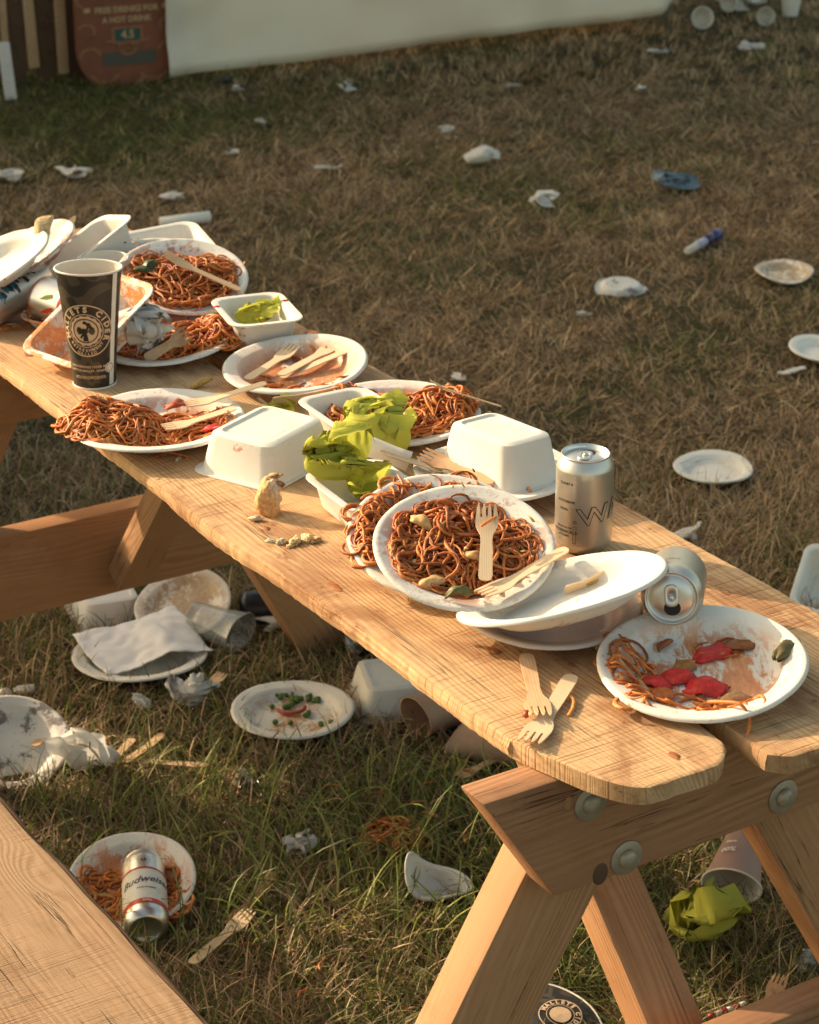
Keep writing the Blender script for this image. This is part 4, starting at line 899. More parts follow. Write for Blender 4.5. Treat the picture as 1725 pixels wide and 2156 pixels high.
fork('wooden stick under the tilted clean plate at the far left', at(126, 546, T+0.045), at(-10, 598, T+0.030), 'stick', lift=(0, 0))
# cans at the far left
def energy_prints(th, Rc, Hc):
    rnd = random.Random(5)
    for nm, c, n in (('blue_patch', (0.01, 0.13, 0.20, 1), 16), ('black_patch', (0.012, 0.012, 0.014, 1), 18), ('red_patch', (0.32, 0.05, 0.04, 1), 3)):
        mt = simple(nm, c, 0.35, 0.4)
        for k in range(n):
            mb = MB(); r0 = rnd.uniform(.004, .0085); m = 9; pts = [(r0*rnd.uniform(.5, 1.3)*math.cos(2*math.pi*i/m)*1.5, r0*rnd.uniform(.5, 1.2)*math.sin(2*math.pi*i/m)) for i in range(m)]
            a = rnd.uniform(40, 150) if nm != 'red_patch' else rnd.uniform(150, 175); add2d(mb, pts+[(0, 0)], [(i, (i+1) % m, m) for i in range(m)], cyl_fn(lambda z: Rc, R(a), Hc*rnd.uniform(.2, .85), 0.0004+0.0001*(k % 5))); mb.build(nm, mt, th, smooth=False)
A = at(88, 585, T+0.040); B = at(-45, 662, T+0.036)
can('crushed silver can with blue and black artwork lying at the far left', axis_matrix(A, B, R(0)), (B-A).length, 0.029, prints=energy_prints, dent=0.05, seed=3)
def redcan_prints(th, Rc, Hc):
    for nm, c, z0, z1 in (('red_band', (0.50, 0.045, 0.02, 1), .60, .74), ('red_line', (0.45, 0.05, 0.02, 1), .085, .10)):
        mb = MB(); v, f = rect2d(-math.pi*Rc, math.pi*Rc, Hc*z0, Hc*z1, 60, 1); add2d(mb, v, f, cyl_fn(lambda z: Rc, 0, 0, 0.0003)); mb.build(nm, simple(nm, c, 0.35, 0.2), th)
    for nm, c, a, z, L in (('green_chilli', (0.35, 0.36, 0.02, 1), 150, .38, .012), ('red_chilli', (0.5, 0.03, 0.015, 1), 185, .42, .014)):
        mb = MB(); v = [(-.003, L), (.003, L), (.0035, 0), (.0, -L), (-.0035, 0)]; add2d(mb, v, [(0, 4, 3, 2, 1)], cyl_fn(lambda z: Rc, R(a), Hc*z, 0.0005, R(25))); mb.build(nm, simple(nm, c, 0.4), th, smooth=False)
M6 = plate('small white plate with red rice under the silver and red can', 108, 660, T+0.022, 0.046, P_ORANGE, seed=31, depth=0.016)
noodles('red rice grains on the small plate under the can', M6, [(0.0, -0.01, 0.035, 0.028, 0.010, 60)], 33, 0.046, rad=0.0016, steps=(2, 3), name='rice_heap', pal=[(0.5, 0.22, 0.08), (0.6, 0.4, 0.2), (0.42, 0.10, 0.03)])['category'] = 'rice'
A = at(82, 622, T+0.050); B = at(170, 655, T+0.042)
can('silver can with a red band and chilli picture lying behind the cider cup', axis_matrix(A, B, R(0)), 0.108, 0.032, prints=redcan_prints, body_mat=ALU)
napkin('brown cardboard sheet under the crushed can at the far left', at(5, 688, T+0.002), (0.14, 0.05, 0.022), KRAFT, 77, 1, 0.2, 14, rz=25, name='cardboard_sheet', cat='cardboard', angle=(10, 20))
# short cup
def paper_cup(label, M, rt, rb, H, mat, inner=None, name='paper_cup', squash=1.0, ground=False, rim_mat=None, dent=0.0, seed=0):
    th = thing(name, label, 'cup', M)
    def sq(v):
        out = []
        for x, y, z in v:
            k = (z/H)**1.5; d = 1 + dent*nz((x, y, z), 30, seed); out.append((x*(1+(1/squash-1)*k*0.6)*d, y*(1-(1-squash)*k)*d, z))
        return out
    v, f = lathe([(rb*.95, .0), (rb, .0005), (rb, .003)] + [(rb+(rt-rb)*t, .003+(H-.003)*t) for t in (.2, .4, .6, .8, 1.0)], 64); mb = MB(); mb.add(sq(v), f[:-1]); mb.build('wall', mat, th)
    v, f = lathe([(rt-.0006, H)] + [(rt-.0008+(rb-rt)*t, H-(H-.006)*t) for t in (.25, .5, .75, 1.0)] + [(.0001, .006)], 64); mb = MB(); mb.add(sq(v), f[1:] if False else [q for q in f if len(q) == 4]); mb.build('inside', inner or CUPBOARD, th)
    rp = [(rt-.001, H-.0012), (rt+.0008, H-.0012), (rt+.0018, H), (rt+.0008, H+.0014), (rt-.001, H+.0012), (rt-.0016, H), (rt-.001, H-.0012)]
    v, f = lathe(rp, 64); mb = MB(); mb.add(sq(v), [q for q in f if len(q) == 4]); mb.build('rim', rim_mat or CUPBOARD, th)
    return th, sq
paper_cup('short plain cream paper cup behind the tall cider cup', Matrix.Translation(at(223, 655, T)), 0.0375, 0.031, 0.084, CUPBOARD)
tray('white tray smeared with orange sauce propped up behind the cider cup', at(214, 715, T+0.030), (0.050, 0.066, 0.060, 0.078, 0.044), P_ORANGE, rz=-48, tx=20, ty=-22, name='takeaway_tray', cat='tray', seed=8)
fork('pointed wooden knife tip left of the cider cup, upper of two', at(225, 700, T+0.03), at(100, 757, T+0.002), 'knife')
fork('pointed wooden knife tip left of the cider cup, lower of two', at(235, 715, T+0.02), at(118, 766, T+0.002), 'knife')

# -- the tall cider cup
def cider_cup():
    m, nt, b, out = newmat('cider_print'); N = NT(nt); c = N.coord(False)
    n1 = N.noise(c, 16, 2, 0.5, 0.8); band = N.math('MULTIPLY_ADD', N.math('SINE', N.math('MULTIPLY', n1, 34.0)), 0.5, 0.5)
    col = N.mix(N.ramp(band, 0.55, 0.75), (0.020, 0.017, 0.013, 1), (0.062, 0.049, 0.031, 1))
    N.l(col, b.inputs['Base Color']); b.inputs['Roughness'].default_value = 0.45
    rt, rb, H = 0.0418, 0.0295, 0.168
    th, sq = paper_cup('tall dark brown cider cup with a round hammer emblem and tan lettering', Matrix.Translation(at(200, 806, T)), rt, rb, H, m, simple('cup_inside', (0.66, 0.60, 0.50, 1), 0.6, var=0.03), squash=0.86)
    rf = lambda z: rb + (rt-rb)*max(0, (z-.003)/(H-.003))
    def wrap(a, z0, lift):
        f0 = cyl_fn(rf, R(a), z0, lift)
        return lambda x, y: sq([f0(x, y)])[0]
    a0, zc = -96, 0.088; F1 = wrap(a0, zc, 0.0003); F2 = wrap(a0, zc, 0.0005); F3 = wrap(a0, zc, 0.0007)
    dk = simple('cider_dark', (0.017, 0.014, 0.011, 1), 0.5)
    k = 0.0380
    def part(nm, mat, fn, *shapes):
        mb = MB()
        for v, f in shapes: add2d(mb, v, f, fn)
        return mb.build(nm, mat, th, smooth=False)
    part('emblem_ground', dk, F1, ring2d(0.0005, k*1.0, 56))
    part('emblem_ring', PRINT_TAN, F2, ring2d(k*.955, k, 64)); part('emblem_ring', PRINT_TAN, F2, ring2d(k*.615, k*.645, 64))
    part('emblem_scallop', PRINT_TAN, F2, ring2d(k*.47, k*.565, 84, 0, 0.035, 14))
    part('emblem_disc', PRINT_TAN, F2, ring2d(0.0003, k*.425, 40))
    mb = MB(); arc_text(mb, 'MALLETS CIDER', k*.80, k*.30, R(88), R(18.5), F2, 0.0006); mb.build('lettering', PRINT_TAN, th, smooth=False)
    mb = MB(); arc_text(mb, 'REFRESHMENT', k*.755, k*.155, R(-90), R(9.5), F2, 0.0002, True); arc_text(mb, 'NAILED', k*.895, k*.14, R(-90), R(8), F2, 0.0002, True); mb.build('lettering', PRINT_TAN, th, smooth=False)
    mb = MB()
    def poly(pts): add2d(mb, [(x*k, y*k) for x, y in pts], [tuple(range(len(pts)))], F3)
    poly([(-.10, -.40), (.10, -.40), (.06, -.12), (-.06, -.10)])                                    # forearm
    poly([(-.15, -.10), (-.02, -.16), (.10, -.05), (.06, .08), (-.08, .10), (-.17, .02)])           # fist
    poly([(-.22, -.27), (-.15, -.30), (-.02, -.10), (-.09, -.06)]); poly([(.02, .06), (.08, .02), (.16, .20), (.09, .24)])   # haft
    poly([(-.10, .30), (-.02, .40), (.10, .31), (.16, .33), (.20, .24), (.28, .10), (.26, .02), (.14, .10)])    # hammer head
    mb.build('emblem_hammer', dk, th, smooth=False)
    mb = MB()
    for s, sz, z in (('SHOWERINGS CIDER MILL', 0.0046, .0345), ('SHEPTON MALLET, SOMERSET', 0.0043, .0285), ('#GODOFCIDER', 0.0060, .0185)):
        v, f = text2d(s, sz, 0.00012, maxedge=0.003, space=1.08); add2d(mb, v, f, wrap(-93, z, 0.0003))
    mb.build('lettering', PRINT_TAN, th, smooth=False)
    mb = MB(); v, f = rect2d(-.0045, .0045, .004, H-.002, 3, 16); add2d(mb, v, f, wrap(-31, 0, 0.0002)); mb.build('seam_strip', CUPBOARD, th)
    mb = MB(); v, f = ring2d(0.0002, 0.0075, 30); add2d(mb, v, f, wrap(-40, .031, 0.0004)); mb.build('seal', CUPBOARD, th, smooth=False)
    mb = MB(); v, f = ring2d(0.0052, 0.0062, 30); add2d(mb, v, f, wrap(-40, .031, 0.0006)); mb.build('seal_ring', simple('seal_red', (0.25, 0.12, 0.05, 1), 0.6), th, smooth=False)
    v, f = lathe([(rb+.0001, 0.0), (rb+.0009, 0.0), (rb+.0012, .0018), (rb+.0003, .0028)], 64); mb = MB(); mb.add(v, [q for q in f if len(q) == 4]); mb.build('base_rim', CUPBOARD, th)
cider_cup()

# -- small things on the bare wood
def bread():
    M = Matrix.Translation(at(566, 1080, T)) @ rotm(0, 8, 25)
    th = thing('bread_end', 'bitten end of a filled bread roll standing on the bare wood', 'bread', M)
    mb = MB(); v, f = lump(0.0185, 0.0165, 0.030, 3, 0.16, 1.6, 5)
    for x, y, z in v:
        bite = max(0.0, min(1.0, (x*0.9 - y*0.35 + z*0.55 - 0.004)/0.006)); k = 1 - 0.42*bite*(0.7+0.6*nz((x, y, z), 70, 3))
        q = 0.0016*nz((x, y, z), 120, 2) + 0.0008*nz((x, y, z), 330, 4) + bite*0.0022*nz((x, y, z), 230, 6)
        d = Vector((x, y, z)).normalized(); p = (x*k+d.x*q, y*k+d.y*q, max(-0.021, z*(1-0.10*bite)+d.z*q)+0.021)
        c0 = (0.74, 0.44, 0.20) if nz((x, y, z), 45, 8) > -0.3 else (0.62, 0.33, 0.13); c1 = (0.82, 0.66, 0.46)
        mb.v.append(p); mb.c.append(tuple(a_*(1-bite)+b_*bite for a_, b_ in zip(c0, c1)))
    mb.f.extend(f); mb.build('crust', FOODM, th)
    for k in range(3):
        mb = MB(); v, f = lump(0.0036, 0.0026, 0.0030, 7+k, 0.8, 3, 3); mb.add([(x+0.0075+0.0025*math.sin(k*2.1), y-0.006+0.002*math.cos(k*1.7), z+0.036+0.0035*k) for x, y, z in v], f, (0.24, 0.11, 0.06) if k % 2 else (0.36, 0.19, 0.11)); mb.build('filling', FOOD, th)
    for k in range(3):
        mb = MB(); v, f = lump(0.0058, 0.0045, 0.0012, 19+k, 0.8, 3, 3); mb.add([(x+0.003*math.sin(k*2.4)+0.002, y+0.003*math.cos(k*2.2), z+0.0485+0.0012*k+0.25*x) for x, y, z in v], f, (0.66, 0.40, 0.19)); mb.build('crust_flake', FOODM, th)
bread()
fr = Matrix.Translation(at(424, 806, T+0.006)) @ rotm(0, -12, 35); mb = MB(); tube(mb, [(-0.017, 0, -.001), (-0.006, 0.0005, 0), (0.006, 0, .0008), (0.017, -0.001, 0)], [0.0042, 0.005, 0.005, 0.0035], 7, (0.62, 0.40, 0.12))
tag(mb.build('potato_chip', FOODM, None, fr), 'single golden chip on the bare wood behind the left noodle plate', 'chip')
for i, (px, py, d, c, lb) in enumerate((
    (570, 1138, (.006, .003, .002), (.80, .68, .48), 'small pale rice grain at the left of the crumb trail'), (594, 1140, (.007, .004, .003), (.80, .66, .45), 'pale crumb second from the left in the crumb trail'),
    (622, 1140, (.009, .006, .004), (.80, .60, .33), 'lumpy yellowish crumb in the middle of the crumb trail'), (648, 1134, (.011, .007, .004), (.80, .58, .32), 'largest yellowish crumb in the crumb trail'),
    (668, 1136, (.006, .005, .003), (.74, .52, .27), 'crumb at the right end of the crumb trail'), (538, 1092, (.008, .004, .003), (.78, .58, .37), 'pale crumb at the foot of the bread end'),
    (612, 1150, (.005, .003, .002), (.78, .58, .33), 'tiny crumb just in front of the crumb trail'), (376, 966, (.007, .003, .002), (.68, .62, .5), 'white crumb beside the noodle scraps near the left noodle plate'))):
    bit('crumb', lb, 'crumb', Matrix.Translation(at(px, py, T+d[2]*0.8)) @ rotm(0, 0, i*37), d, c, i+101, 0.9, 2.6, FOODM, 'crumbs on the bare wood', 3)
strand('brown noodle scrap curving on the wood beside the left noodle plate', [at(330, 962, T+.002), at(345, 955, T+.003), at(358, 952, T+.003), at(372, 956, T+.002)], NOODD[1]); strand('darker noodle scrap crossing another beside the left noodle plate', [at(355, 952, T+.0045), at(378, 957, T+.003), at(397, 962, T+.002)], NOODD[0])
strand('short orange noodle curl right of the crossed forks', [at(1197, 1463, T+.004), at(1208, 1475, T+.003), at(1206, 1492, T+.002), at(1198, 1506, T+.002)], NOOD[3])
strand('orange noodle on the rim of the plate below the upturned box', [at(1113, 1026, T+.020), at(1118, 1036, T+.018), at(1128, 1044, T+.010)], NOOD[3])
strand('orange noodle scrap on the wood at the far left edge', [at(2, 695, T+.002), at(12, 690, T+.003), at(24, 687, T+.002)], NOOD[3])
SP = (('sauce_spot', 'brown sauce spot on the wood left of the crossed forks', 1040, 1370, .010, .005), ('sauce_spot', 'long brown sauce drip on the wood left of the noodle plates', 705, 1235, .016, .006), ('sauce_spot', 'small sauce spot in front of the bread end', 560, 1112, .006, .004),
      ('sauce_spot', 'orange sauce spot on the wood behind the deep tray', 655, 700, .012, .010), ('sauce_spot', 'sauce spot on the wood right of the upright can', 1345, 1205, .009, .005), ('sauce_spot', 'sauce spot on the plank end below the front plate', 1420, 1590, .008, .004), ('sauce_spot', 'sauce spot on the wood left of the tall cup', 60, 745, .010, .006))
for i, (nm, lb, px, py, a_, b_) in enumerate(SP):
    mb = MB(); n = 22; pts = []
    for k in range(n):
        t = 2*math.pi*k/n; r_ = 1 + 0.45*nz((math.cos(t)*1.4, math.sin(t)*1.4, i), 1.0, i*2.3) + 0.18*nz((math.cos(t)*5, math.sin(t)*5, i), 1.0, i); pts.append((a_*r_*math.cos(t), b_*r_*math.sin(t), 0.0))
    mb.add(pts + [(x*0.75, y*0.75, 0.0006) for x, y, z in pts] + [(0, 0, 0.0008)], [(k, (k+1) % n, n+(k+1) % n, n+k) for k in range(n)] + [(n+k, n+(k+1) % n, 2*n) for k in range(n)], (0.36, 0.13, 0.04))
    tag(mb.build(nm, FOOD, None, Matrix.Translation(at(px, py, T+0.0006)) @ Matrix.Rotation(R(-58), 4, 'Z')), lb, 'sauce spot', 'sauce spots on the bare wood')
fork('sauced wooden fork crossing another at the near left table edge', at(1108, 1377, T+.006), at(1138, 1520, T+.004), mat=W_FORKS, lift=(0, 0.002))
fork('clean wooden fork lying under the sauced one at the near table edge', at(1205, 1424, T+.006), at(1112, 1575, T+.001), mat=W_FORK)
bit('bean', 'small red bean on the sauced crossed fork', 'bean', Matrix.Translation(at(1108, 1503, T+0.008)), (0.004, 0.006, 0.004), (0.36, 0.07, 0.02), 3, 0.1)

# ------------------------------------------------------------------ litter on the ground
def g(px, py, z=0.0): P = at(px, py, z); return P
m, nt, b, out = newmat('clear_plastic'); N = NT(nt)
tr = nt.nodes.new('ShaderNodeBsdfTransparent'); tr.inputs[0].default_value = (0.93, 0.94, 0.93, 1); gl = nt.nodes.new('ShaderNodeBsdfGlossy'); gl.inputs[1].default_value = 0.12; df = nt.nodes.new('ShaderNodeBsdfDiffuse'); df.inputs[0].default_value = (0.6, 0.6, 0.57, 1)
lw = nt.nodes.new('ShaderNodeLayerWeight'); lw.inputs[0].default_value = 0.12; m1 = nt.nodes.new('ShaderNodeMixShader'); m2 = nt.nodes.new('ShaderNodeMixShader'); m1.inputs[0].default_value = 0.13
N.l(tr.outputs[0], m1.inputs[1]); N.l(df.outputs[0], m1.inputs[2]); N.l(lw.outputs['Facing'], m2.inputs[0]); N.l(m1.outputs[0], m2.inputs[1]); N.l(gl.outputs[0], m2.inputs[2]); N.l(m2.outputs[0], out.inputs[0])
CLEAR = m
NAVY = simple('navy_can', (0.018, 0.026, 0.045, 1), 0.35, metal=0.3); BLACKC = simple('black_can', (0.012, 0.013, 0.016, 1), 0.3, metal=0.2); GOLD = simple('gold_print', (0.50, 0.33, 0.14, 1), 0.45)

# pea plate
MP = plate('round white plate with green peas and a red chilli on the grass', 616, 1490, 0.034, 0.105, pulp('pulp_peas', 0.62, c1=lin(206, 160, 110), c2=lin(185, 130, 80), inner=0.075, fleck=0.1), tx=0, seed=33, ground=True)
rnd = random.Random(77); spots = []
for (px, py, n, sx, sy) in ((612, 1465, 15, 30, 12), (655, 1472, 6, 18, 8), (608, 1487, 4, 10, 5), (650, 1505, 3, 8, 4)):
    for k in range(n): spots.append((px+rnd.gauss(0, sx*0.5), py+rnd.gauss(0, sy*0.5)))
spots += [(538, 1478), (573, 1487), (612, 1522), (697, 1520), (580, 1520), (676, 1524), (520, 1508)]
mb = MB(); v, f = lump(0.0052, 0.0052, 0.0048, 4, 0.06, 2, 2); mb.add(v, f, (0.085, 0.155, 0.018)); pea_me = mb.mesh('pea', FOOD)
for k, (px, py) in enumerate(spots):
    o = link('pea', pea_me, None, Matrix.Translation(onp(px, py, MP, 0.0062)) @ Matrix.Rotation(k*1.3, 4, 'Z') @ Matrix.Diagonal((1+0.12*math.sin(k), 1, 1, 1)))
    tag(o, 'green pea on the round plate lying in the grass', 'pea', 'peas on the plate in the grass')
strand('curved red chilli strip among the peas', [onp(584, 1493, MP, .005), onp(600, 1502, MP, .006), onp(620, 1502, MP, .006), onp(640, 1494, MP, .007), onp(642, 1486, MP, .008)], (0.40, 0.055, 0.02), 0.0032, 'chilli_strip', 'chilli')
# napkin plate
plate('white plate under a spread white napkin in the shaded grass', 295, 1372, 0.030, 0.121, P_CLEAN, tx=-2, seed=35, ground=True)
def sheet(label, P, w, h, mat, seed, rz=0, tx=0, ty=0, amp=0.008, n=34, name='paper_napkin', cat='napkin', drape=0.0):
    V = []; rnd = random.Random(seed)
    for i in range(n+1):
        for j in range(n+1):
            x = (i/n-.5)*w; y = (j/n-.5)*h; r = math.hypot(x/w, y/h)*2
            z = amp*(1.3*nz((x, y, 0), 14, seed) + 0.7*abs(nz((x, y, 0), 32, seed+3))) + drape*(1-r*r)*0.5
            V.append((x*(1-0.05*nz((x, y, 1), 10, seed)), y*(1-0.08*nz((x, y, 2), 10, seed+2)), z))
    f = [(i*(n+1)+j, (i+1)*(n+1)+j, (i+1)*(n+1)+j+1, i*(n+1)+j+1) for i in range(n) for j in range(n)]
    zmin = min(p[2] for p in V); mb = MB(); mb.add([(x, y, z-zmin) for x, y, z in V], f); o = mb.build(name, mat, None, Matrix.Translation(P) @ rotm(tx, ty, rz)); solid(o, 0.0008); return tag(o, label, cat)
sheet('white napkin spread over the plate in the shaded grass', g(300, 1362, 0.026), 0.205, 0.165, simple('napkin_grey', (0.76, 0.75, 0.74, 1), 0.9, var=0.04, vs_=20, bump=0.1), 5, rz=28, tx=4, amp=0.012, drape=0.006)
plate('stained white plate leaning on litter under the seat beam', 384, 1268, 0.060, 0.090, P_TAN, tx=20, ty=-6, seed=37, ground=True, warp=0.003)
tray('upturned white takeaway box in the grass under the seat beam', g(225, 1287, 0.004), (0.048, 0.060, 0.060, 0.072, 0.050), P_CLEAN, rz=20, flip=True, seed=9, ground=True)
tray('upturned white takeaway box in the grass beside the brown cups', g(824, 1474, 0.004), (0.048, 0.058, 0.060, 0.070, 0.055), P_SPECK, rz=12, flip=True, seed=10, ground=True)
tray('white takeaway box tipped on its side at the right edge behind the table', g(1745, 1262, 0.008), (0.045, 0.055, 0.058, 0.068, 0.055), P_CLEAN, rz=-20, tx=30, seed=11, ground=True)
plate('muddy overturned white plate at the left edge of the grass', 22, 1560, 0.045, 0.098, P_GREY, tx=24, ty=8, seed=39, ground=True, warp=0.004)
M1n = plate('white plate with sauce and noodles tilted in the grass beside the near bench', 275, 1852, 0.055, 0.0965, P_SMEAR, tx=16, ty=-3, seed=41, ground=True, depth=0.024)
noodles('few noodles stuck to the plate beside the near bench', M1n, [(-0.045, -0.010, 0.035, 0.040, 0.008, 22), (0.06, -0.03, 0.015, 0.035, 0.008, 9), (0.03, 0.03, 0.03, 0.02, 0.004, 4)], 43, 0.0965, rad=0.0023)['kind'] = 'stuff'
slice_bit('onion_piece', 'purple red onion piece on the plate beside the near bench', 'onion', on(366, 1925, M1n, 0.016, 60), 0.03, 0.014, 0.004, 0.2, (0.22, 0.04, 0.05), 71)
Mb = plate('crushed white plate with yellow green marks beside the table leg', 920, 1850, 0.036, 0.056, P_CLEAN, tx=14, ty=18, ratio=0.66, warp=0.020, seed=2.2, depth=0.024, ground=True)
crushed = LAST[0]
for i, (x, y) in enumerate(((-.03, -.022), (-.015, -.028), (0.0, -.03), (.016, -.028), (.03, -.02))):
    mb = MB(); v, f = rect2d(-.005, .005, -.0022, .0022, 2, 1); add2d(mb, v, f, lambda a, b_: (a, b_, 0.0))
    mb.build('print_mark', simple('lime_print', (0.42, 0.45, 0.05, 1), 0.6), crushed, Matrix.Translation((x, y, 0.021)) @ Matrix.Rotation(0.3*i-0.6, 4, 'Z'))
# background plates
for (lb, px, py, z, Rr, mt, tx, ty, sd, kw) in (
    ('clean round white plate in the grass right of the table', 1502, 981, 0.034, 0.085, P_CLEAN, 2, 0, 43, {}),
    ('white plate with a tan stain in the grass near the right edge', 1651, 568, 0.034, 0.079, P_TAN, 5, 0, 45, dict(warp=0.004)),
    ('white plate cut off by the right edge of the picture', 1735, 732, 0.034, 0.085, P_CLEAN, 3, 4, 47, {})):
    plate(lb, px, py, z, Rr, mt, tx=tx, ty=ty, seed=sd, ground=True, **kw)
P = g(1311, 596, 0.03); o = plate_mesh(0.073, 0.8, 0.022, 0.007, 3).build('paper_plate', P_GREY, None, Matrix.Translation(P) @ rotm(12, 4, 10) @ Matrix.Rotation(math.pi, 4, 'X')); tag(o, 'domed greyish overturned plate in the middle of the dry field', 'plate'); keep(P, 0.06)

# crumpled tissues near
for (lb, px, py, d, mt, sd, fo) in (
    ('crumpled white tissue with a fork behind it, left of the pea plate', 405, 1478, (0.100, 0.07, 0.055), PAPER, 81, 10),
    ('small ball of white tissue in the shaded grass', 300, 1494, (0.036, 0.03, 0.03), PAPER, 82, 9),
    ('large crumpled white napkin standing in the grass at the left', 178, 1638, (0.125, 0.10, 0.105), PAPER, 99, 8),
    ('torn tissue in the grass at the left edge, larger piece', 12, 1484, (0.035, 0.03, 0.03), PAPER, 85, 7),
    ('torn tissue in the grass at the left edge, longer thinner piece', 52, 1462, (0.045, 0.02, 0.018), PAPER, 86, 7),
    ('small stained tissue in the sunlit grass below the pea plate', 630, 1798, (0.057, 0.05, 0.034), PAPERD, 87, 8),
    ('white napkin lying beside the table leg under the seat beam', 572, 1322, (0.092, 0.05, 0.028), PAPER, 88, 4),
    ('white tissue just behind the right edge of the table', 1440, 1142, (0.075, 0.055, 0.04), PAPER, 89, 6)):
    napkin(lb, g(px, py, 0.006), d, mt, sd, fo, 0.2, 40, name='tissue', cat='tissue', ground=True)
napkin('lime green crumpled napkin in the grass behind the near table legs', g(1490, 1985, 0.006), (0.125, 0.095, 0.095), GREEN, 96, 10, 0.25, 60, rz=20, ground=True)
for (lb, px, py, w, sd) in (('crumpled ball of clear plastic in the dark grass', 518, 1668, 0.043, 94), ('crumpled clear plastic behind the right table leg', 1702, 2058, 0.05, 95)):
    napkin(lb, g(px, py, 0.004), (w, w*0.8, w*0.95), CLEAR, sd, 12, 0.2, 26, name='clear_plastic', cat='plastic')
# far tissues and scraps
for (lb, px, py, d, mt, sd, fo) in (
    ('white folded paper wrapper with a raised flap in the middle distance', 1015, 345, (0.100, 0.06, 0.055), PAPER, 111, 4),
    ('twisted white paper wrapper below the folded wrapper in the dry grass', 1146, 432, (0.085, 0.08, 0.04), PAPER, 112, 6),
    ('white tissue in the dry grass above the long white tube', 363, 424, (0.075, 0.05, 0.03), PAPERD, 113, 6),
    ('wide greyish tissue in the grass near the left edge', 155, 372, (0.11, 0.07, 0.035), PAPERD, 114, 6),
    ('pale tissue at the left edge of the grass', 14, 378, (0.10, 0.06, 0.03), PAPERD, 115, 5),
    ('pinkish tissue ball below the white marquee', 731, 192, (0.062, 0.05, 0.045), PAPERD, 116, 9),
    ('flat grey tissue strip in the middle of the field', 690, 358, (0.085, 0.04, 0.018), PAPERD, 117, 6),
    ('small pale tissue speck on the right of the far grass', 1349, 193, (0.036, 0.03, 0.025), PAPER, 118, 8),
    ('long thin white tissue on the far grass near the marquee corner', 1384, 114, (0.082, 0.04, 0.025), PAPER, 119, 6),
    ('cream paper wrapper on the far grass at the right', 1582, 104, (0.092, 0.06, 0.032), PAPERD, 120, 4),
    ('tiny tissue on the grass below the painted board', 490, 325, (0.04, 0.03, 0.015), PAPERD, 121, 5),
    ('tiny pale tissue under the marquee wall', 1080, 183, (0.055, 0.03, 0.012), PAPERD, 122, 5),
    ('dull brownish tissue left of the folded white wrapper', 940, 280, (0.052, 0.04, 0.03), PAPERD, 123, 7),
    ('small white tissue in the shade under the marquee wall', 502, 190, (0.040, 0.03, 0.02), PAPERD, 124, 7),
    ('torn white paper scrap with points near the right edge', 1668, 782, (0.068, 0.05, 0.012), PAPER, 125, 3),
    ('faint grey tissue in the dry grass left of the clean round plate', 1228, 664, (0.045, 0.03, 0.012), PAPERD, 126, 5),
    ('thin grey tissue behind the wide noodle heap', 966, 796, (0.035, 0.05, 0.012), PAPERD, 127, 5),
    ('small pale tissue above the long white tube', 548, 258, (0.035, 0.03, 0.02), PAPERD, 128, 6),
    ('crumpled clear and white bag at the top right', 1556, 20, (0.20, 0.12, 0.085), PAPER, 129, 8),
    ('yellowish scrap near the right edge of the far grass', 1730, 302, (0.05, 0.03, 0.012), PAPERD, 130, 4)):
    napkin(lb, g(px, py, 0.010), (d[0]*1.15, d[1]*1.1, d[2]), mt, sd, fo, 0.2, 22, name='tissue', cat='tissue', ground=True)
BLUEP = simple('blue_packet', (0.13, 0.19, 0.235, 1), 0.5, var=0.75, vs_=120)
napkin('blue patterned crisp packet lying in the dry grass at the right', g(1422, 396, 0.012), (0.155, 0.09, 0.05), BLUEP, 131, 5, 0.2, 30, name='crisp_packet', cat='packet', ground=True)
napkin('dark crumpled wrapper in the shade under the marquee wall', g(478, 178, 0.01), (0.075, 0.05, 0.03), simple('dark_wrapper', (0.015, 0.017, 0.03, 1), 0.4), 132, 6, 0.2, 20, name='wrapper', cat='wrapper')
def rod(label, A, B, r, mats, name, cat, sides=14, bands=None, squash=1.0):
    A = Vector(A); B = Vector(B); L = (B-A).length; th = thing(name, label, cat, axis_matrix(A, B))
    for (z0, z1, rr, mt, nm) in bands:
        v, f = lathe([(rr*0.8, z0*L), (rr, z0*L+0.001), (rr, z1*L-0.001), (rr*0.8, z1*L)], sides); mb = MB(); mb.add(v, f); mb.build(nm, mt, th)
    return th
rod('long white cardboard tube lying in the grass behind the far plates', g(337, 470, 0.018), g(443, 456, 0.024), 0.016, None, 'cardboard_tube', 'tube', bands=((0, 1, 0.017, CUPBOARD, 'tube_wall'),))
rod('blue and white bottle shaped wrapper in the dry grass', g(1447, 529, 0.02), g(1513, 492, 0.022), 0.015, None, 'snack_wrapper', 'wrapper', bands=((0, .30, 0.011, PAPERD, 'clear_end'), (.302, .56, 0.013, simple('pale_violet', (0.40, 0.40, 0.55, 1), 0.4), 'pale_band'), (.562, .80, 0.015, simple('deep_violet', (0.035, 0.02, 0.085, 1), 0.35), 'dark_band'), (.802, 1.0, 0.016, simple('deep_blue', (0.03, 0.045, 0.20, 1), 0.35), 'blue_end')))
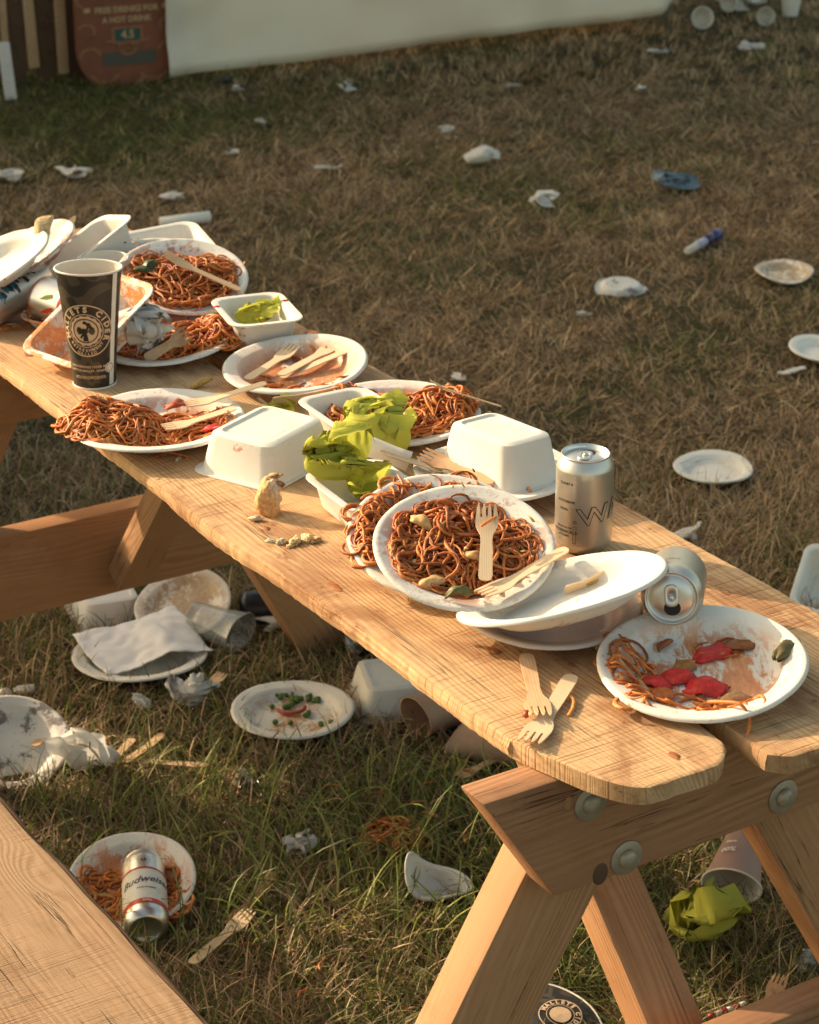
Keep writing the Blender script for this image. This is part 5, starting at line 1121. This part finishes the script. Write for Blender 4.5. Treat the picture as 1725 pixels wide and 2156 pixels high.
# cups at the far right
for (lb, px, py, tilt, rz, k) in (('overturned cream paper cup nearest the marquee corner', 1474, 44, (70, 0), 20, 1.0), ('white paper cup with its mouth toward the camera at the top right', 1607, 34, (80, 0), -5, 0.85), ('cream paper cup standing in the grass at the top right', 1664, 34, (0, 0), 0, 1.0), ('small pale cup beside the crumpled bag at the top right', 1530, 12, (70, 0), 40, 0.8)):
    P = g(px, py, 0.0 if tilt[0] == 0 else 0.045*k); paper_cup(lb, Matrix.Translation(P) @ rotm(tilt[0], tilt[1], 0) @ Matrix.Rotation(R(rz), 4, 'Z') @ Matrix.Diagonal((k, k, k, 1)), 0.042, 0.031, 0.085, CUPBOARD); keep(P, 0.05)
# brown cups under the table
def ground_cup(lb, A, B, rt, rb, mat, sq=1.0, dent=0.0, seed=0, spin=0.0, inner=None, rim=None):
    A = Vector(A); B = Vector(B)            # A base, B mouth
    th, s_ = paper_cup(lb, axis_matrix(A, B, spin), rt, rb, (B-A).length, mat, inner or mat, squash=sq, dent=dent, seed=seed, rim_mat=rim or mat); keep((A+B)/2, 0.05); return th
ground_cup('brown kraft paper cup lying with its mouth to the left under the table', g(1012, 1468, 0.038), g(876, 1510, 0.040), 0.040, 0.031, KRAFT, 0.8)
ground_cup('crushed brown kraft cup lying nearer the table leg', g(1105, 1580, 0.036), g(975, 1548, 0.036), 0.042, 0.031, KRAFT, 0.55, 0.05, 3)
PINK = simple('pink_cup', (0.38, 0.235, 0.19, 1), 0.7, var=0.06)
A, B = g(1566, 1775, 0.060), g(1540, 1866, 0.040)
thp = ground_cup('pink paper cup lying mouth down in the grass behind the right leg', A, B, 0.040, 0.029, PINK, 0.85, 0.02, 5, spin=R(0), inner=CUPBOARD, rim=CUPBOARD)
Hc = (B-A).length
for s_, sz, z, rot in (('00%', 0.014, 0.56, math.pi), ('Zero', 0.008, 0.34, math.pi)):
    mb = MB(); v, f = text2d(s_, sz, 0.0004, maxedge=0.003); add2d(mb, v, f, cyl_fn(lambda q: 0.029+0.011*max(0, q/Hc), R(112), Hc*z, 0.0012, rot)); mb.build('lettering', CUPBOARD, thp, smooth=False)
ground_cup('crushed clear plastic cup lying against the stained plate', g(405, 1300, 0.045), g(508, 1332, 0.040), 0.042, 0.030, CLEAR, 0.8, 0.10, 7)
# flattened cider cup at the bottom
def flat_cup():
    P = g(1178, 2150, 0.012); th = thing('paper_cup', 'flattened dark brown cider cup with a pale rim at the bottom of the picture', 'cup', Matrix.Translation(P) @ rotm(10, 4, -48))
    r0, r1, a0, a1, n = 0.03, 0.125, 55, 125, 22; z = lambda x, y: 0.004*nz((x, y, 0), 18, 3) + 0.010*math.cos((math.atan2(y, x)-R(90))*2.2)
    v = []; f = []
    for i in range(n+1):
        a = R(a0+(a1-a0)*i/n)
        for j in range(9): r_ = r0+(r1-r0)*j/8; x, y = r_*math.cos(a), r_*math.sin(a)-0.08; v.append((x, y, z(x, y+0.08)))
    for i in range(n):
        for j in range(8): f.append((i*9+j, (i+1)*9+j, (i+1)*9+j+1, i*9+j+1))
    mb = MB(); mb.add(v, [tuple(reversed(q)) for q in f]); o = mb.build('wall', bpy.data.materials['cider_print'], th); solid(o, 0.002)
    mb = MB(); tube(mb, [(r1*math.cos(R(a0+(a1-a0)*i/n)), r1*math.sin(R(a0+(a1-a0)*i/n))-0.08, z(r1*math.cos(R(a0+(a1-a0)*i/n)), r1*math.sin(R(a0+(a1-a0)*i/n)))) for i in range(n+1)], 0.0019, 8); mb.build('rim', CUPBOARD, th)
    up = lambda l: (lambda x, y: (x, y, z(x, y+0.08)+l)); k = 0.030; dk = MATS['cider_dark']
    for nm, mt, l, sh in (('emblem_ground', dk, .0018, ring2d(.0005, k, 40)), ('emblem_ring', PRINT_TAN, .0024, ring2d(k*.95, k, 48)), ('emblem_ring', PRINT_TAN, .0024, ring2d(k*.62, k*.65, 48)), ('emblem_disc', PRINT_TAN, .0024, ring2d(.0003, k*.5, 30))):
        mb = MB(); add2d(mb, sh[0], sh[1], up(l)); mb.build(nm, mt, th, smooth=False)
    mb = MB(); arc_text(mb, 'MALLETS CIDER', k*.80, k*.30, R(90), R(18.5), up(.0028), 0.0006); mb.build('lettering', PRINT_TAN, th, smooth=False)
    keep(P, 0.075)
flat_cup()
# cans on the ground
def lager_prints(th, Rc, Hc):
    def band(nm, c, z0, z1, rough=0.4, l=0.0003):
        mb = MB(); v, f = rect2d(-math.pi*Rc, math.pi*Rc, Hc*z0, Hc*z1, 60, 1); add2d(mb, v, f, cyl_fn(lambda z: Rc, 0, 0, l)); mb.build(nm, simple(nm, c, rough), th)
    band('white_band', (0.66, 0.63, 0.57, 1), .16, .66); band('red_band', (0.42, 0.02, 0.03, 1), .15, .215, l=.0005); band('red_line', (0.40, 0.03, 0.03, 1), .655, .685, l=.0005)
    def txt(nm, s, sz, z, mt, shear=0.0, bold=0.0004, rot=0.0, a=0, l=.0006):
        mb = MB(); v, f = text2d(s, sz, bold, shear, maxedge=0.003); add2d(mb, v, f, cyl_fn(lambda q: Rc, R(a), Hc*z, l, rot)); mb.build(nm, mt, th, smooth=False)
    txt('script_lettering', 'Budweiser', 0.0195, .50, simple('navy_ink', (0.02, 0.022, 0.05, 1), 0.5), 0.45, 0.0003, R(6)); txt('small_lettering', 'KING OF BEERS', 0.0042, .375, INK, 0, 0.0001); txt('band_lettering', 'CHILL', 0.0055, .183, CUPBOARD, 0, 0.0002, l=.0008)
    dk = simple('silver_grey', (0.34, 0.34, 0.31, 1), 0.4)
    for nm, mt, l, sh in (('crest_field', CUPBOARD, .0004, ([(-.019, 0), (0, -.0125), (.019, 0), (0, .0125)], [(0, 1, 2, 3)])), ('crest_ring', dk, .0008, ring2d(.0095, .0102, 30)), ('crest_ring', dk, .0008, ring2d(.0068, .0073, 30))):
        mb = MB(); add2d(mb, sh[0], sh[1], cyl_fn(lambda q: Rc, R(-4), Hc*.79, l)); mb.build(nm, mt, th, smooth=False)
    txt('crest_letters', 'AB', 0.008, .79, INK, 0, 0.0002, l=.0009, a=-4)
A = g(309, 1958, 0.038); ax = Vector((-0.13, 0.95, 0.12)).normalized()
thb = can('white and red lager can lying bottom first on the plate beside the near bench', axis_matrix(A, A+ax*0.15, R(96)), 0.150, 0.0325, prints=lager_prints, body_mat=ALU)
A, B = g(745, 1348, 0.036), g(812, 1326, 0.034)
can('navy blue can lying open end out in the grass beside the far leg', axis_matrix(Vector(A)+(Vector(B)-Vector(A)).normalized()*0.10, A, 0), 0.10, 0.032, body_mat=NAVY, dent=0.12, seed=9)
def gold_prints(th, Rc, Hc):
    for i, (a, z, w, h_) in enumerate(((40, .35, .004, .022), (62, .55, .024, .004), (62, .2, .022, .004), (85, .4, .004, .02))):
        mb = MB(); v, f = rect2d(-w/2, w/2, -h_/2, h_/2, 4, 1); add2d(mb, v, f, cyl_fn(lambda q: Rc, R(a), Hc*z, 0.002)); mb.build('gold_bar', GOLD, th, smooth=False)
A, B = g(505, 1282, 0.035), g(625, 1272, 0.038)
can('black crushed can with a gold emblem under the seat beam', axis_matrix(A, B, R(-20)), 0.125, 0.034, body_mat=BLACKC, dent=0.10, seed=11, prints=gold_prints)
# forks and sticks on the ground
for (lb, a, b_, kd, mt, h) in (
    ('wooden fork lying in the sunlit grass below the pea plate', (403, 2030), (527, 1925), 'fork', W_FORK, .03),
    ('dirty wooden fork crossing behind the one in the sunlit grass', (575, 1838), (488, 1955), 'fork', W_FORKS, .022),
    ('wooden fork poking out behind the crumpled tissue', (410, 1462), (470, 1424), 'fork', W_FORKS, .03),
    ('wooden fork poking out behind the muddy plate', (70, 1572), (132, 1524), 'fork', W_FORKS, .03),
    ('short wooden fork handle right of the large crumpled napkin', (280, 1557), (222, 1618), 'stick', W_FORKS, .03),
    ('split wooden fork handle furthest right of the large crumpled napkin', (262, 1606), (343, 1552), 'stick', W_FORKS, .028),
    ('long thin wooden stick in the dark grass', (290, 1604), (440, 1613), 'knife', W_FORKS, .02),
    ('wooden fork under the crushed brown cup', (1062, 1588), (962, 1642), 'fork', W_FORKS, .025),
    ('wooden fork tines showing above the near seat beam', (1585, 2160), (1646, 2062), 'fork', W_FORKS, .03)):
    A, B = g(a[0], a[1], h), g(b_[0], b_[1], h)
    fork(lb, A, B, kd, mat=mt)
# noodles dropped in the grass
rnd = random.Random(9)
def ground_noodles(lb, px, py, n, rx, ry, seed):
    M = Matrix.Translation(g(px, py, 0.010)); noodles(lb, M, [(0, 0, rx, ry, 0.022, n)], seed, 10.0, rad=0.0019, pal=NOODD+NOOD[:2])['kind'] = 'stuff'
ground_noodles('tangle of orange noodles dropped in the grass beside the table', 832, 1768, 26, 0.045, 0.05, 51)
SCRAP = ('noodle scrap in the grass just left of the joist end', 'noodle scrap in the grass above the noodle tangle', 'noodle scrap close right of the noodle tangle', 'noodle scrap in the dark grass below the pea plate', 'upright noodle scrap left of the near table leg', 'lowest noodle scrap in the sunlit grass', 'noodle scrap in the sunlit grass right of the wooden forks', 'noodle scrap in the grass beside the wooden fork head', 'noodle scrap beside the fork under the brown cup', 'noodle scrap left of centre in the dark grass below the pea plate', 'noodle scrap in the grass below the brown cups')
for i, (px, py, a) in enumerate(((1000, 1700, 70), (880, 1690, 20), (905, 1715, -30), (795, 1672, 10), (985, 1765, 80), (640, 2090, 60), (680, 2030, 80), (520, 1990, 10), (985, 1625, -20), (700, 1655, 10), (905, 1650, 30))):
    P = g(px, py, 0.030); d = Vector((math.cos(R(a)), math.sin(R(a)), 0))*0.014; q = Vector((-d.y, d.x, 0))*0.35
    strand(SCRAP[i], [P-d, P-d*0.3+q, P+d*0.4+q*0.6, P+d], rnd.choice(NOODD), 0.0018)['group'] = 'noodle scraps in the grass'
# red and white straw
A, B = g(1492, 2140, 0.02), g(1570, 2112, 0.025); th = thing('paper_straw', 'red and white striped paper straw in the grass at the bottom right', 'straw', axis_matrix(A, B)); L = (B-A).length
for k in range(6):
    v, f = lathe([(0.0034, L*k/6), (0.0034, L*(k+1)/6)], 10); mb = MB(); mb.add(v, f); mb.build('stripe', simple('straw_red', (0.45, 0.03, 0.04, 1), 0.6) if k % 2 == 0 else CUPBOARD, th)

# ------------------------------------------------------------------ grass
def grass(name, label, N_, region, K, len_, wid, th0, bend, pal_fn, seed, excl=True):
    rs = np.random.RandomState(seed); X, Y, AZ, TONE = (tuple(region(rs, N_)) + (None, None))[:4]
    if excl and EXCL:
        ok = np.ones(len(X), bool)
        for (ex, ey, er) in EXCL: ok &= ((X-ex)**2 + (Y-ey)**2) > er*er
        X, Y = X[ok], Y[ok]; AZ = AZ[ok] if AZ is not None else None; TONE = TONE[ok] if TONE is not None else None
    n = len(X); L = rs.uniform(*len_, n)*(0.7+0.6*rs.rand(n)); Wd = rs.uniform(*wid, n); ph = AZ if AZ is not None else rs.uniform(0, 2*np.pi, n)
    t0 = np.radians(rs.uniform(*th0, n)); bd = np.radians(rs.uniform(*bend, n)); tw = rs.uniform(-.6, .6, n); curl = rs.normal(0, 0.35, n)
    Z = 0.010*np.sin(X*2.1+1)*np.sin(Y*1.7) * 0.0 - 0.004
    P = np.stack([X, Y, Z], 1); V = np.zeros((n, 2*K+1, 3)); th = t0.copy(); az = ph.copy()
    for k in range(K+1):
        w = Wd*(1-0.75*(k/K)**1.4)*0.5; sx = -np.sin(az+tw); sy = np.cos(az+tw); S = np.stack([sx*w, sy*w, w*0.35*np.sin(tw*3)], 1)
        if k < K: V[:, 2*k] = P-S; V[:, 2*k+1] = P+S
        else: V[:, 2*K] = P
        st = L/K; P = P + np.stack([np.sin(th)*np.cos(az)*st, np.sin(th)*np.sin(az)*st, np.cos(th)*st], 1)
        th = np.minimum(th + bd/K, np.radians(100)); az = az + curl/K*2
        P[:, 2] = np.maximum(P[:, 2], 0.002)
    C = pal_fn(X, Y, rs, n)
    if TONE is not None: C = C*TONE[:, None]
    nv = 2*K+1; base = (np.arange(n)*nv)[:, None]; tri = []
    for k in range(K-1): tri += [[2*k, 2*k+2, 2*k+1], [2*k+1, 2*k+2, 2*k+3]]
    tri.append([2*K-2, 2*K, 2*K-1]); tri = np.array(tri); Fc = (base[:, :, None] + tri[None]).reshape(-1, 3)
    me = bpy.data.meshes.new(name); me.vertices.add(n*nv); me.vertices.foreach_set('co', V.reshape(-1).astype(np.float32))
    m_ = len(Fc); me.loops.add(m_*3); me.loops.foreach_set('vertex_index', Fc.reshape(-1).astype(np.int32)); me.polygons.add(m_)
    me.polygons.foreach_set('loop_start', np.arange(0, m_*3, 3, dtype=np.int32)); me.polygons.foreach_set('loop_total', np.full(m_, 3, np.int32))
    me.update(calc_edges=True)
    a = me.color_attributes.new('Col', 'FLOAT_COLOR', 'POINT'); cc = np.repeat(np.concatenate([C, np.ones((n, 1))], 1), nv, 0); a.data.foreach_set('color', cc.reshape(-1).astype(np.float32))
    me.materials.append(GRASS); o = link(name, me); tag(o, label, 'grass', None, 'stuff'); return o
GRASS = attr_mat('grass_blades', rough=0.55, spec=0.35, trans=0.28, var=0.15)
STRAW = np.array([(0.62, 0.43, 0.235), (0.50, 0.33, 0.175), (0.38, 0.235, 0.125), (0.70, 0.51, 0.30), (0.28, 0.165, 0.09)])
GRN = np.array([(0.125, 0.155, 0.030), (0.18, 0.205, 0.042), (0.085, 0.105, 0.025), (0.25, 0.255, 0.06), (0.15, 0.155, 0.04)])
def fld(x, y, s, o): return np.sin(x*s*1.3+o)*np.cos(y*s*0.9+o*2.1) + 0.7*np.sin(x*s*2.3-y*s*1.9+o*3.3) + 0.5*np.sin(x*s*4.1+y*s*3.7+o)
def pal(gfrac):
    def fn(X, Y, rs, n):
        p = gfrac(X, Y) + 0.20*fld(X, Y, 1.7, 1.0) + 0.12*fld(X, Y, 5.0, 4.0); isg = rs.rand(n) < np.clip(p, 0.03, 0.97)
        c = np.where(isg[:, None], GRN[rs.randint(0, len(GRN), n)], STRAW[rs.randint(0, len(STRAW), n)]); return c*(0.6+0.7*rs.rand(n))[:, None]
    return fn
def reg(y0, y1, k0, power=1.0, clump=0):
    def fn(rs, n):
        Y = y0 + (y1-y0)*rs.rand(n)**power; X = (rs.rand(n)*2-1)*(0.62 + k0*(Y-2.5))
        if clump:                              # gather the blades into loose tufts
            m = n//clump; i = rs.randint(0, m, n); X = X[i] + rs.normal(0, 0.024, n); Y = Y[i] + rs.normal(0, 0.024, n)
            return X, Y, rs.uniform(0, 2*np.pi, m)[i] + rs.normal(0, 0.45, n), (0.62+0.6*rs.rand(m))[i]
        return X, Y, None, None
    return fn
near_g = lambda X, Y: np.clip(0.50 - 0.10*(Y-2.9), 0.1, 0.8) + 0.0*X
far_g = lambda X, Y: 0.10 + 1.25*np.exp(-(((X+1.3)/0.75)**2 + ((Y-7.75)/0.75)**2)) + 0.0*Y
grass('grass', 'mixed green and dry grass in the foreground under and beside the table', 62000, reg(2.35, 4.7, 0.36), 4, (0.035, 0.075), (0.0016, 0.0034), (10, 65), (10, 80), pal(near_g), 1)
grass('dry_grass', 'mown dry straw lying over the grass in the foreground', 70000, reg(2.35, 4.7, 0.36, 1.0, 10), 3, (0.035, 0.09), (0.0010, 0.0022), (50, 88), (-10, 35), pal(lambda X, Y: 0.10+0*X), 2)
grass('field_grass', 'short dry brownish grass of the field behind the table', 90000, reg(4.7, 8.2, 0.30, 0.9), 3, (0.018, 0.042), (0.0018, 0.0036), (15, 85), (10, 70), lambda X, Y, rs, n: pal(far_g)(X, Y, rs, n)*0.72, 3)
grass('field_straw', 'dry straw clumps scattered over the field behind the table', 120000, reg(4.7, 8.2, 0.30, 0.9, 16), 3, (0.028, 0.075), (0.0015, 0.0032), (45, 88), (-15, 35), pal(lambda X, Y: 0.85*far_g(X, Y)), 4)
grass('far_grass', 'blurred dry grass of the far field below the marquee', 120000, reg(8.2, 15.0, 0.30, 1.15, 14), 2, (0.03, 0.065), (0.0030, 0.0052), (15, 75), (10, 60), pal(far_g), 5)
grass('tall_grass', 'longer sunlit green grass tufts between the bench and the table', 1500, lambda rs, n: ((rs.rand(n)-0.5)*0.9-0.15, 2.75+rs.rand(n)*0.55), 5, (0.07, 0.14), (0.0022, 0.0038), (5, 40), (30, 100), lambda X, Y, rs, n: GRN[rs.randint(0, 5, n)]*(0.9+0.9*rs.rand(n))[:, None], 6)
